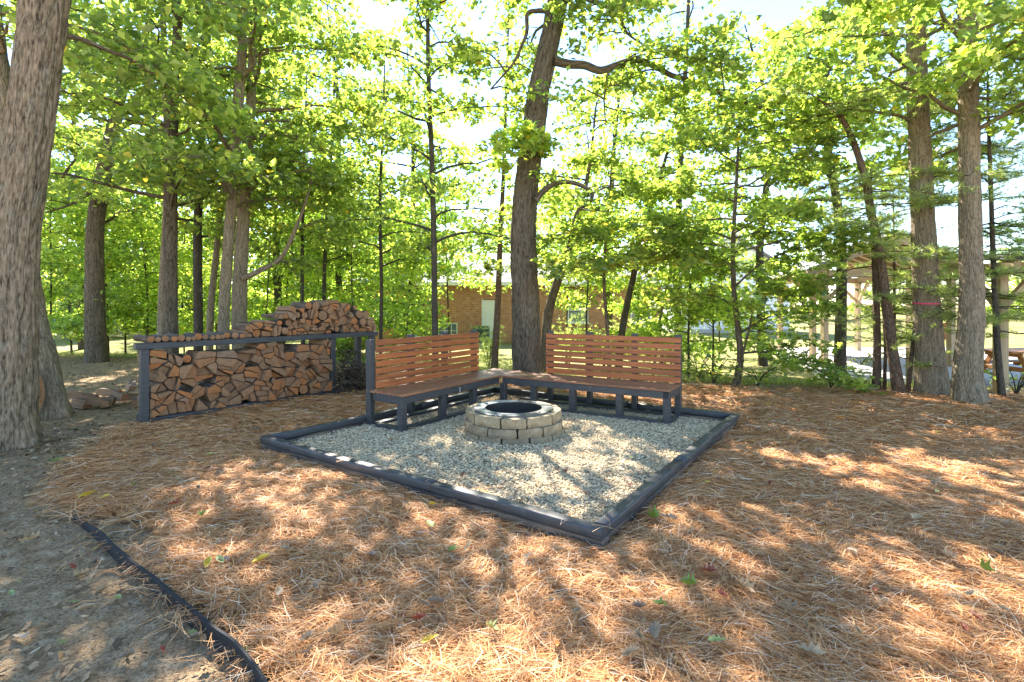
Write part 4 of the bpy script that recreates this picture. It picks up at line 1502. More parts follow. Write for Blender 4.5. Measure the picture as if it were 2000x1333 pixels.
def pine(label, path, radii, bspecs, seed, tufts=16, L=.12, w=.003, n_per=14, bark='bark_pine', cat='tree', name='pine_tree', flare=.35, extra=()):
    rng = np.random.default_rng(seed)
    path = np.asarray([tuple(p) for p in path], float)
    base = path[0].copy(); base[2] = float(gz(base[0], base[1]))
    root = empty(name, tuple(base), 0, label, cat)
    P = catmull(path, 7) - base
    rad = np.interp(np.linspace(0, 1, len(P)), np.linspace(0, 1, len(radii)), radii)
    P = np.concatenate([[P[0] - np.array([0, 0, .12])], P]); rad = np.concatenate([[rad[0]], rad])
    tr = Tubes(); tr.add(P, rad, 16, trunk_disp(radii[0], flare, 4, rng, .006 if radii[0] > .06 else 0, 12))
    link('trunk', tr.mesh('trunk', M[bark]), root)
    tb = Tubes(); TP = []; TD = []

    def br(Q, r, tuft):
        tb.add(Q, np.linspace(r, .003, len(Q)), 5)
        for k in range(tuft):
            t = rng.uniform(.35, 1.0)
            j = min(len(Q) - 2, int(t * (len(Q) - 1)))
            q = Q[j] + (Q[j + 1] - Q[j]) * (t * (len(Q) - 1) - j)
            a = rng.uniform(0, 6.28); l = rng.uniform(.06, .32)
            e_ = q + l * np.array([math.cos(a), math.sin(a), rng.uniform(-.1, .5)])
            tb.add(np.array([q, (q + e_) / 2 + rng.normal(0, .01, 3), e_]), np.array([.004, .003, .002]), 3)
            for f in (.45, .7, 1.0):
                TP.append(q + (e_ - q) * f); TD.append((e_ - q) / (np.linalg.norm(e_ - q) + 1e-6))
    for b in bspecs:
        for k in range(b['n']):
            # height along path by arc fraction
            f = b['f0'] + (b['f1'] - b['f0']) * (k + rng.uniform(0, 1)) / b['n']
            j = min(len(P) - 2, int(f * (len(P) - 1)))
            p0 = P[j]
            az = rng.uniform(b.get('a0', 0), b.get('a1', 6.283))
            Lb = b['l'] * rng.uniform(.6, 1.2)
            t = np.linspace(0, 1, 5)[:, None]
            Q = p0 + t * Lb * np.array([math.sin(az), math.cos(az), b.get('rise', .15)]) + np.array([0, 0, -1.]) * t ** 2 * Lb * b.get('droop', .15) + np.cumsum(rng.normal(0, .03, (5, 3)), 0) * Lb
            Q[0] = p0
            br(Q, b.get('r', .012), b.get('tufts', tufts))
    for pts, r, tf in extra:
        br(catmull([np.array(q) - base for q in pts], 4), r, tf)
    tag(link('branches', tb.mesh('branches', M[bark]), root), kind='stuff')
    if TP:
        tag(link('crown', needle_mesh('crown', np.array(TP), np.array(TD), rng, n_per, L, w), root), kind='stuff')
    return root


pine('dark leaning pine trunk that bends left at its top, right of the small maple', col(8.65, [(1757, 768), (1745, 700), (1732, 600), (1718, 500), (1700, 410), (1690, 350), (1664, 270), (1638, 225), (1600, 195)]),
     [.10, .085, .08, .074, .066, .058, .05, .04, .015],
     [dict(n=22, f0=.42, f1=.66, l=1.15, tufts=15, rise=.05), dict(n=10, f0=.15, f1=.45, l=.8, tufts=0, rise=-.1, r=.008), dict(n=9, f0=.85, f1=1.0, l=.9, tufts=12)], 31,
     extra=[(col(8.6, [(1640, 228), (1600, 195), (1565, 178), (1530, 190)]), .02, 24)])
pine('thin pine stem just left of the leaning pine trunk', col(8.95, [(1712, 764), (1713, 680), (1712, 600), (1708, 520), (1704, 430), (1700, 330)]), [.066, .06, .052, .042, .03, .01],
     [dict(n=22, f0=.4, f1=1.0, l=1.05, tufts=14, rise=.05), dict(n=8, f0=.1, f1=.4, l=.7, tufts=0, rise=-.1, r=.006)], 32)
pine('skinny dark stem between the leaning pine and the ribboned trunk', col(9.0, [(1727, 763), (1729, 690), (1726, 620), (1722, 540)]), [.028, .024, .018, .006], [dict(n=8, f0=.4, f1=1, l=.5, tufts=8)], 33)
pine('mossy bare sapling stem beside the ribboned trunk on its left', col(8.8, [(1773, 766), (1780, 700), (1788, 620), (1790, 540), (1785, 460)]), [.036, .032, .026, .018, .006], [dict(n=12, f0=.2, f1=1, l=.6, tufts=5)], 34)

t21 = tree('hardwood_tree', 'straight trunk tied round with a pink ribbon by the patio', col(8.6, [(1822, 768), (1817, 700), (1810, 592), (1804, 470), (1798, 330), (1792, 180), (1787, 0), (1782, -200), (1780, -600)]),
           [.225, .195, .178, .165, .155, .145, .135, .11, .03], 'bark_light', seed=22, sides=56, ridge=.011, nper=10, flare=.4, rfreq=14, lobed=True,
           branches=[dict(BIG, n=18, z0=4.0, z1=7.4, l0=2.2, l1=1.6, size=.13, dens=24)])
t22 = tree('hardwood_tree', 'straight furrowed trunk nearest the right edge with a flared mossy foot', col(7.85, [(1893, 788), (1890, 720), (1898, 600), (1895, 450), (1893, 300), (1891, 150), (1890, 0), (1888, -200), (1886, -600)]),
           [.21, .175, .158, .146, .138, .13, .124, .10, .03], 'bark_light', seed=23, sides=56, ridge=.011, nper=10, flare=.55, rfreq=14, lobed=True,
           branches=[dict(BIG, n=17, z0=3.9, z1=7.0, l0=2.4, l1=1.6, size=.13, dens=24)])
pine('thin dark stem with short twigs close to the right edge', col(8.3, [(1957, 776), (1950, 700), (1944, 600), (1939, 480), (1935, 360), (1930, 220), (1928, 100)]), [.048, .042, .038, .034, .028, .02, .006],
     [dict(n=26, f0=.25, f1=1.0, l=.9, tufts=9)], 35, bark='bark_dark')
pine('feathery evergreen standing close behind the right edge trunk', [(7.75, 8.65, 0), (7.77, 8.65, 2.4), (7.75, 8.65, 5.6)], [.05, .04, .01], [dict(n=56, f0=.36, f1=1.0, l=1.1, tufts=20, rise=.1, droop=.25)], 36, bark='bark_dark', name='evergreen_tree')

pine('bushy young pine filling the gap between the leaning pine and the ribboned trunk', [(7.0, 9.4, 0), (7.02, 9.4, 1.6), (7.0, 9.4, 3.6)], [.035, .028, .008], [dict(n=34, f0=.3, f1=1.0, l=.8, tufts=13, rise=.15, droop=.2)], 37)

# mossy burl between the two right trunks
bm = bmesh.new(); bmesh.ops.create_icosphere(bm, subdivisions=3, radius=.16)
for v in bm.verts:
    n_ = mnoise.noise(v.co * 14) * .03 + mnoise.noise(v.co * 30) * .015
    v.co *= 1 + n_ / .16
    v.co.z *= .8
me = bpy.data.meshes.new('moss_clump'); bm.to_mesh(me); bm.free(); me.materials.append(M['moss'])
p = gnd(1846, 762)
o = link('moss_clump', me, None, (p.x, p.y, .08)); tag(o, 'dark mossy clump at the foot of the ribboned trunk', 'moss')

# pink ribbon
rb = bmesh.new()
pr = at(1809.5, 593, 8.6)
V = []; Fc = []
for i in range(40):
    a = 2 * math.pi * i / 40
    rr = .189 + .002 * math.sin(3 * a)
    for z in (-.012, .012):
        V.append((rr * math.cos(a), rr * math.sin(a), z + .006 * math.sin(a)))
for i in range(40):
    j = (i + 1) % 40
    Fc.append((2 * i, 2 * j, 2 * j + 1, 2 * i + 1))
o = raw('ribbon', V, Fc, M['pink']); o.location = pr
tag(o, 'pink ribbon tied round a straight trunk at the right', 'ribbon')
rb.free()
# blue scrap of cloth hanging in the bent tree
p = at(1097, 524, 11.2)
V = []; Fc = []
for j in range(6):
    for i in range(4):
        V.append((-.06 + .04 * i, .03 * math.sin(i * 1.7 + j * .6), -.19 * (j / 5 - .5) * 2))
for j in range(5):
    for i in range(3):
        Fc.append((j * 4 + i, j * 4 + i + 1, j * 4 + 5 + i, j * 4 + 4 + i))
o = raw('blue_cloth', V, Fc, M['blue']); o.location = p
tag(o, 'small bright blue scrap hanging beside the bent trunk behind the oak', 'cloth')


# --- understory saplings, each its own thing
def sapling(label, px, py, Y, h, seed, spread=1.6, z0=.8, lean=(0, 0), tone=1.1, n=22, dens=30, size=.12, name='sapling', lobed=False, r=.03, bark='bark_dark', grp='saplings in the understory'):
    b = at(px, py, Y); b.z = float(gz(b.x, b.y))
    q = random.Random(seed)
    path = [b, b + Vector((lean[0] * .3 + q.uniform(-.06, .06), lean[1] * .3, h * .35)), b + Vector((lean[0] * .65 + q.uniform(-.1, .1), lean[1] * .65, h * .7)), b + Vector((lean[0], lean[1], h))]
    return tree(name, label, path, [r, r * .8, r * .5, .006], bark, seed=seed, sides=7, nper=4, flare=.2, group=grp, cat='sapling', lobed=lobed, tone=tone,
                branches=[dict(n=n, z0=z0, z1=h, l0=spread, l1=spread * .5, rise=.42, droop=.38, size=size, dens=dens, sub=.3, spread=.2, tilt=.95)])


SAPS = [
    ('leafy sapling just right of the scarred tree at the left wood edge', 98, 690, 15.5, 6.0, 1.9),
    ('leafy sapling left of the forking dark oak', 140, 688, 16.5, 7.0, 2.1),
    ('leaning sapling touching the right side of the forking dark oak', 212, 685, 15.6, 6.0, 1.9),
    ('leafy sapling between the forking oak and the rack left post', 245, 685, 17.0, 7.0, 2.1),
    ('bright green sapling directly behind the left post of the rack', 288, 680, 15.8, 6.0, 1.9),
    ('leafy sapling behind the gap between the pale and dark slim trunks', 360, 672, 18.5, 7.0, 2.1),
    ('leafy sapling just right of the two tall crossing trunks', 512, 672, 16.5, 6.0, 2.0),
    ('leafy sapling behind the lowest part of the log heap', 555, 665, 18.0, 6.5, 2.0),
    ('leafy sapling behind the tallest part of the log heap', 615, 665, 19.0, 6.5, 2.0),
    ('leafy sapling right of the log heap above the brush pile', 700, 672, 15.5, 5.5, 1.8),
    ('leafy sapling behind the left end of the bench back', 790, 675, 14.2, 4.2, 1.3),
    ('dense young tree left of the brick house corner', 715, 655, 20.0, 7.0, 2.2),
]
for i, (lab, px, py, Y, h, sp) in enumerate(SAPS):
    sapling(lab, px, py, Y, h, 50 + i, sp, .6, (R.uniform(-.5, .5), R.uniform(-.3, .3)), n=24, tone=1.45)
sapling('thin upright sapling in front of the brick wall right of the oak', 1146, 690, 13.5, 4.2, 71, 1.2, 1.7, (.05, 0), lobed=True, n=16, dens=26)
sapling('pale sapling leaning right behind the right bench back end', 1276, 690, 12.6, 4.0, 72, 1.3, 1.5, (.7, 0), lobed=True, n=16, dens=26, r=.045, bark='bark_light')
sapling('young maple behind the right end of the bench', 1345, 690, 12.0, 4.0, 73, 1.4, .6, (.1, 0), lobed=True, n=15, tone=1.4)
sapling('slim sapling standing left of the small maple', 1392, 700, 12.8, 3.6, 74, 1.2, .5, (-.1, 0), lobed=True, n=12, tone=1.4)
sapling('young tree filling the gap left of the white building', 1405, 660, 17.0, 4.6, 75, 1.6, 1.2, (0, 0), n=13, tone=1.4)


for i_, (lab, px, Y, h, z0, sp) in enumerate([('leafy young tree hiding the left end of the brick house', 770, 17.0, 6.0, 1.0, 1.9), ('leafy young tree before the house left of the white door', 880, 16.0, 6.2, 2.4, 1.8),
        ('leafy young tree whose crown covers the house roof right of the oak', 1105, 15.0, 5.4, 1.9, 1.7), ('leafy young tree whose crown covers the house roof above the right window', 1240, 15.5, 5.4, 2.2, 1.8),
        ('leafy young tree at the right end of the brick house', 1325, 16.5, 6.0, 1.0, 1.8)]):
    sapling(lab, px, 690, Y, h, 90 + i_, sp, z0, (R.uniform(-.4, .4), 0), n=15, tone=1.5)


# maple spray growing on the oak trunk
def sprig(label, px, py, Y, seed, n, L, size=.12):
    rng = np.random.default_rng(seed)
    tb, lv = Tubes(), Leaves(p=(.1, .25, .35, .25, .05))
    b = np.array(at(px, py, Y))
    for k in range(n):
        grow(tb, lv, np.zeros(3), rng.uniform(1.5, 5.0), L * rng.uniform(.6, 1.1), rng.uniform(-.9, .5), .012, rng, 30, size, .28, .3, .5, .09, first=.1)
    root = empty('leafy_sprig', tuple(b), 0, label, 'leafy sprig')
    tag(link('branches', tb.mesh('branches', M['bark_dark']), root), kind='stuff')
    tag(link('crown', lv.mesh('crown', M['leaf'], rng, True, 1.2), root), kind='stuff')


tree('maple_tree', 'slim maple whose lobed leaves spread over the middle of the right bench back', col(10.4, [(1190, 735), (1186, 640), (1180, 560), (1183, 470), (1190, 380), (1196, 300)]),
     [.04, .036, .032, .026, .018, .006], 'bark_oak_mid', seed=25, sides=9, nper=5, lobed=True,
     branches=[dict(n=13, z0=2.0, z1=4.4, l0=1.9, l1=1.1, rise=.2, droop=.25, size=.11, dens=32, sub=.3, spread=.12)])
sprig('bright leafy sprig sprouting from the middle of the leaning oak trunk', 1034, 285, 9.25, 81, 9, .7)

# --- tall canopy trees standing further back
CAN = [('tall leafy tree between the double trunks and the log heap, further back', 548, 17.5, 13, 3.2, 'bark_dark', 2.6), ('tall leafy tree behind the log heap and its thin trunk', 668, 18.5, 13, 3.2, 'bark_dark', 2.8),
       ('broad green tree behind the tall dark trunk left of the oak', 800, 19.0, 11.5, 3.2, 'bark_dark', 3.0), ('leafy tree at the far left edge beyond the near oak', 60, 17.0, 13, 3.4, 'bark_oak_mid', 2.5),
       ('tall leafy tree deep in the wood behind the forking oak', 160, 20.5, 14, 3.4, 'bark_dark', 3.0), ('tall leafy tree deep in the wood behind the two slim trunks', 290, 20.0, 14, 3.4, 'bark_dark', 3.0),
       ('tall leafy tree deep in the wood behind the crossing trunks', 430, 19.5, 14, 3.4, 'bark_dark', 3.0), ('leafy tree behind the right bench whose crown hangs above the house roof', 1190, 17.0, 9.5, 2.4, 'bark_dark', 4.4),
       ('leafy tree above the small maple, further back', 1490, 15.0, 10.0, 2.6, 'bark_dark', 3.8), ('leafy tree whose crown fills the view above the pavilion', 1640, 12.5, 10.0, 2.4, 'bark_dark', 4.2)]
for i, (lab, px, Y, h, sp, bk, z0) in enumerate(CAN):
    x = (px - 1000) * Y / F
    z = float(gz(x, Y))
    rr = random.Random(200 + i)
    path = [(x, Y, z), (x + rr.uniform(-.2, .2), Y, z + h * .35), (x + rr.uniform(-.4, .4), Y, z + h * .7), (x + rr.uniform(-.6, .6), Y, z + h)]
    tree('hardwood_tree', lab, path, [.13, .11, .07, .015], bk, seed=100 + i, sides=10, nper=5, flare=.3, group='trees of the wood behind the yard',
         branches=[dict(BIG, n=22, z0=z0, z1=min(h, 1.8 + .58 * Y), l0=sp, l1=sp * .5, dens=22, size=.14)])

# --- far trees beyond the lawn and house (one tree, copied)
far = tree('background_tree', 'distant leafy tree in the tree line beyond the lawn', [(0, 0, 0), (.2, 0, 3), (0, .2, 6), (.1, 0, 9.5)], [.2, .16, .1, .02], 'bark_dark', seed=150, sides=7, nper=3, group='trees far beyond the lawn',
           branches=[dict(n=46, z0=.7, z1=9.5, l0=3.6, l1=1.0, rise=.4, droop=.3, size=.34, dens=8, sub=.6, spread=.32)])
far_bits = list(far.children)
spots = []
rr = random.Random(5)
for k in range(20):
    spots.append((-46 + 2.75 * k + rr.uniform(-1.2, 1.2), 37 + rr.uniform(-3, 6), rr.uniform(.85, 1.3)))
for k in range(9):
    spots.append((-26 + 2.6 * k + rr.uniform(-1, 1), 29 + rr.uniform(-2, 2), rr.uniform(.5, .75)))
for k in range(14):
    spots.append((-4 + k * 6.0 + rr.uniform(-2, 2), 58 + rr.uniform(-4, 6), rr.uniform(.9, 1.2)))
first_far = True
spots.sort(key=lambda q: q[0] / q[1])
CARD = ['nearest', 'middle', 'farthest']
count_ = {}
for (x, y, s) in spots:
    row_ = 0 if y < 32 else 1 if y < 50 else 2
    count_[row_] = count_.get(row_, 0) + 1
    if first_far:
        o = far; first_far = False
    else:
        o = far.copy(); C.objects.link(o)
        for ch in far_bits:
            c2 = ch.copy(); C.objects.link(c2); c2.parent = o
    o.location = (x, y, float(gz(x, y)))
    o['label'] = f'distant leafy tree in the {CARD[row_]} row beyond the lawn, {ORD[count_[row_] - 1]} from the left'
    o.rotation_euler = (0, 0, rr.uniform(0, 6.28))
    o.scale = (s, s, s * rr.uniform(.85, 1.1))


# --- shrubs at the straw edge
def shrub(label, x, y, h, w, seed, needle=False, tone=1.0, size=.085):
    rng = np.random.default_rng(seed)
    z = float(gz(x, y))
    root = empty('shrub', (x, y, z), 0, label, 'shrub', 'shrubs along the edge of the pine straw')
    tb, lv = Tubes(), Leaves()
    TP = []; TD = []
    for k in range(11 if needle or h > .9 else 6):
        a = rng.uniform(0, 6.28)
        e_ = np.array([math.cos(a) * w * rng.uniform(.3, 1), math.sin(a) * w * rng.uniform(.3, 1), h * rng.uniform(.5, 1.05)])
        Q = catmull([(0, 0, -.03), e_ * np.array([.3, .3, .5]), e_], 4)
        if needle:
            tb.add(Q, np.linspace(.009, .003, len(Q)), 4)
            for m in range(26):
                t = rng.uniform(.3, 1); j = min(len(Q) - 2, int(t * (len(Q) - 1)))
                q = Q[j]; aa = rng.uniform(0, 6.28); l = rng.uniform(.03, .25)
                TP.append(q + l * np.array([math.cos(aa), math.sin(aa), .2])); TD.append(np.array([math.cos(aa), math.sin(aa), .4]))
        else:
            grow(tb, lv, None, 0, 0, 0, .009, rng, 34 if h > .9 else 8, size, .26, .2, .7, .09, pts=Q, first=.3)
    tag(link('branches', tb.mesh('branches', M['bark_dark']), root), kind='stuff')
    me = needle_mesh('crown', np.array(TP), np.array(TD), rng, 16, .12, .003) if needle else lv.mesh('crown', M['leaf'], rng, False, tone)
    tag(link('crown', me, root), kind='stuff')


def sh(px, py, *a, **k):
    p = gnd(px, py); shrub(a[0], p.x, p.y, *a[1:], **k)


sh(1365, 742, 'low leafy shrub right beside the bench end', .75, .5, 301, tone=1.2)
sh(1395, 750, 'round leafy shrub between the bench end and the small maple', .6, .45, 302)
sh(1480, 752, 'low shrub at the foot of the small maple on its right', .45, .5, 303)
sh(1620, 758, 'low shrub left of the thin pine stem at the straw edge', .4, .5, 305)
sh(955, 705, 'feathery young pine behind the bench corner left of the oak', 1.3, .55, 306, needle=True)
sh(1110, 700, 'feathery young pine behind the bench just right of the oak', 1.7, .6, 307, needle=True)
sh(1230, 698, 'feathery young pine in front of the brick wall behind the right bench', 1.5, .6, 308, needle=True)
sh(1330, 705, 'dark young pine near the end of the brick wall', 1.5, .6, 309, needle=True)
sh(1180, 700, 'leafy bush at the foot of the brick wall behind the right bench', 1.2, .7, 310, tone=1.1)
sh(1290, 702, 'leafy bush below the house window', 1.1, .7, 311, tone=1.2)
sh(800, 700, 'leafy bush behind the middle of the left bench back', 1.0, .6, 312, tone=1.1)
sh(680, 700, 'leafy bush behind the brush pile', 1.0, .7, 313)
sh(1985, 770, 'green shrub at the right edge under the porch post', .5, .4, 314)
sh(1680, 700, 'low shrub at the corner of the patio slab', .45, .5, 315)

# brush pile between the rack and the bench
rng = np.random.default_rng(77)
tb = Tubes()
bc = RK + RD * 3.06
for k in range(420):
    p = np.array([bc[0] + rng.normal(0, .20), bc[1] + rng.normal(0, .20), 0])
    h_ = abs(rng.normal(0, .26)) + .05
    a = rng.uniform(0, 6.28); l = rng.uniform(.15, .42); e_ = rng.normal(0, .5)
    d = np.array([math.cos(a) * math.cos(e_), math.sin(a) * math.cos(e_), math.sin(e_)]) * l
    c = p + np.array([0, 0, min(h_, .72)])
    Q = np.array([c - d / 2, c + rng.normal(0, .02, 3), c + d / 2]); Q[:, 2] = np.maximum(Q[:, 2], .015)
    tb.add(Q, rng.uniform(.003, .012) * np.array([1, .9, .6]), 5)
o = link('brush_pile', tb.mesh('brush_pile', M['bark_oak_mid']))
tag(o, 'tangled pile of thin dead sticks between the rack and the bench', 'brush pile', None, 'stuff')

# ------------------------------------------------------------------ brick house
def build_house():
    Y = 24.0
    x0, x1 = -7.5, 7.0
    zb = -.30; ze = 2.55
    root = empty('brick_house', (0, Y, zb), 0, 'single storey orange brick house with a grey shingle roof behind the yard', 'house')
    H = ze - zb
    # wall with openings: built from panels between openings on the front, each butted
    ops = [(-1.42, -.62, .0, 2.05, 'door'), (5.55, 6.55, .95, 2.15, 'win'), (2.6, 3.6, .95, 2.15, 'win'), (-3.75, -2.55, .2, .95, 'low'), (-6.6, -5.4, .9, 2.1, 'win')]
    ops.sort()
    V = []; Fc = []

    def panel(a, b, z0, z1):
        i = len(V)
        V.extend([(a, 0, z0), (b, 0, z0), (b, 0, z1), (a, 0, z1)]); Fc.append((i, i + 1, i + 2, i + 3))
    x = x0
    for (a, b, z0, z1, k) in ops:
        panel(x, a, 0, H)
        if z0 > 0: panel(a, b, 0, z0)
        panel(a, b, z1, H)
        i = len(V)                                            # reveals
        V.extend([(a, 0, z0), (b, 0, z0), (b, 0, z1), (a, 0, z1), (a, .12, z0), (b, .12, z0), (b, .12, z1), (a, .12, z1)])
        for (p, q) in ((0, 1), (1, 2), (2, 3), (3, 0)):
            Fc.append((i + p, i + q, i + 4 + q, i + 4 + p))
        x = b
    panel(x, x1, 0, H)
    i = len(V)
    V.extend([(x0, 0, 0), (x0, 8, 0), (x0, 8, H), (x0, 0, H), (x1, 0, 0), (x1, 8, 0), (x1, 8, H), (x1, 0, H)])
    Fc.extend([(i, i + 3, i + 2, i + 1), (i + 4, i + 5, i + 6, i + 7), (i + 1, i + 2, i + 6, i + 5)])
    raw('wall', V, Fc, M['brick'], root)
    ov = .4
    rz = H + 1.75
    V = [(x0 - ov, -ov, H - .02), (x1 + ov, -ov, H - .02), (x1 + ov, 8 + ov, H - .02), (x0 - ov, 8 + ov, H - .02), (x0 + 3.6, 4, rz), (x1 - 3.6, 4, rz)]
    V += [(p[0], p[1], p[2] - .12) for p in V[:4]]
    rf = raw('roof', V, [(0, 1, 5, 4), (1, 2, 5), (2, 3, 4, 5), (3, 0, 4), (0, 6, 7, 1), (1, 7, 8, 2), (2, 8, 9, 3), (3, 9, 6, 0), (6, 9, 8, 7)], M['shingle'], root)
    box('fascia', rf, ((x0 + x1) / 2, -ov - .016, H - .08), (x1 - x0 + 2 * ov, .03, .16), M['white'], bev=.003)
    for (a, b, z0, z1, k) in ops:
        xc, zc = (a + b) / 2, (z0 + z1) / 2
        if k == 'door':
            d = box('door', root, (xc, .09, zc), (b - a - .1, .05, z1 - z0 - .06), M['white'])
            for s in (-1, 1):
                box('door_frame', root, (xc + s * ((b - a) / 2 - .024), .05, zc), (.045, .10, z1 - z0 - .004), M['white'])
            box('door_panel', d, (0, -.032, .45), (.5, .014, .75), M['white'])
            box('door_panel', d, (0, -.032, -.5), (.5, .014, .75), M['white'])
            box('door_handle', d, (.28, -.045, -.05), (.05, .05, .05), M['steel'])
        else:
            w = box('window', root, (xc, .10, zc), (b - a - .004, .03, z1 - z0 - .004), M['glass'], bev=0)
            t = .06
            box('frame', w, (0, -.04, (z1 - z0) / 2 - t / 2 - .004), (b - a - .01, .05, t), M['white'])
            box('frame', w, (0, -.04, -(z1 - z0) / 2 + t / 2 + .004), (b - a - .01, .05, t), M['white'])
            for s in (-1, 1):
                box('frame', w, (s * ((b - a) / 2 - t / 2 - .006), -.038, 0), (t, .05, z1 - z0 - 2 * t - .012), M['white'])
            if k == 'win':
                box('sash_bar', w, (0, -.036, 0), (b - a - 2 * t - .02, .04, .05), M['white'])
                box('sill', w, (0, -.10, -(z1 - z0) / 2 - .02), (b - a + .12, .14, .05), M['white'])
            else:
                for q in (-1, 0, 1):
                    box('muntin', w, (q * (b - a) / 4, -.036, 0), (.03, .035, z1 - z0 - 2 * t - .02), M['white'])
                box('muntin', w, (0, -.030, 0), (b - a - 2 * t - .02, .025, .028), M['white'])
    # condenser
    cx, cy = (940 - 1000) * 22.6 / F, 22.6
    ac = empty('air_conditioner', (cx, cy, float(gz(cx, cy))), 0, 'teal grey outdoor air conditioner box beside the brick house wall', 'air conditioner')
    box('casing', ac, (0, 0, .42), (.72, .72, .76), M['teal'], bev=.03, seg=2)
    box('base', ac, (0, 0, .02), (.9, .9, .08), M['concrete'])
    box('top_grille', ac, (0, 0, .815), (.66, .66, .03), M['grille'])
    for k in range(8):
        box('louvre', ac, (0, -.368, .14 + .075 * k), (.62, .018, .035), M['grille'], (.4, 0, 0), bev=.002)


build_house()


# ------------------------------------------------------------------ white building
def build_white():
    a = Vector((17.6, 32.5, 0)); zb = -.30
    ang = math.radians(4)
    root = empty('white_building', (a.x, a.y, zb), ang, 'tall white sided outbuilding seen between the maple and the pavilion', 'building')
    W, D, H, G = 7.5, 9.0, 3.9, 2.2
    # local x from -W..0 (right corner at 0), front at y=0
    V = [(-W, 0, 0), (0, 0, 0), (0, 0, H), (-W / 2, 0, H + G), (-W, 0, H), (-W, D, 0), (0, D, 0), (0, D, H), (-W / 2, D, H + G), (-W, D, H)]
    raw('wall', V, [(0, 1, 2, 3, 4), (1, 6, 7, 2), (6, 5, 9, 8, 7), (5, 0, 4, 9)], M['siding'], root)
    o_ = .35
    sl = G / (W / 2)
    for s in (-1, 1):
        xe = -W / 2 + s * (W / 2 + o_)
        ze = H - o_ * sl
        V = [(-W / 2, -o_, H + G + .03), (xe, -o_, ze + .03), (xe, D + o_, ze + .03), (-W / 2, D + o_, H + G + .03)]
        V += [(p[0], p[1], p[2] + .12) for p in V]
        raw('roof', V, [(0, 1, 2, 3), (4, 7, 6, 5), (0, 4, 5, 1), (1, 5, 6, 2), (2, 6, 7, 3), (3, 7, 4, 0)], M['shingle'], root)
    box('foundation', root, (-W / 2, -.012, .12), (W, .02, .26), M['concrete'], bev=0)
    box('corner_trim', root, (-.05, -.014, H / 2 + .13), (.12, .02, H - .26), M['white'], bev=0)
    w = box('window', root, (-W / 2 + .6, -.012, 2.3), (.9, .02, 1.2), M['glass'], bev=0)
    for s in (-1, 1):
        box('frame', w, (s * .47, -.01, 0), (.07, .03, 1.3), M['white'], bev=0)
        box('frame', w, (0, -.01, s * .62), (.86, .03, .07), M['white'], bev=0)


build_white()


# ------------------------------------------------------------------ patio slab, pavilion, porch, furniture
zs = -.24
slab = [(7.25, 11.9), (8.0, 10.5), (8.6, 9.5), (15.5, 9.4), (17, 20.2), (9.6, 20.2), (8.7, 15.6)]
tag(poly_prism('patio', slab, zs - .2, zs + .06, M['concrete']), kind='structure')
gm = raw('garden_path', [(5.9, 10.9, -.27), (8.6, 9.45, -.27), (8.2, 9.0, -.17), (5.4, 10.3, -.2)], [(0, 3, 2, 1)], M['dirt'])
tag(gm, kind='structure')


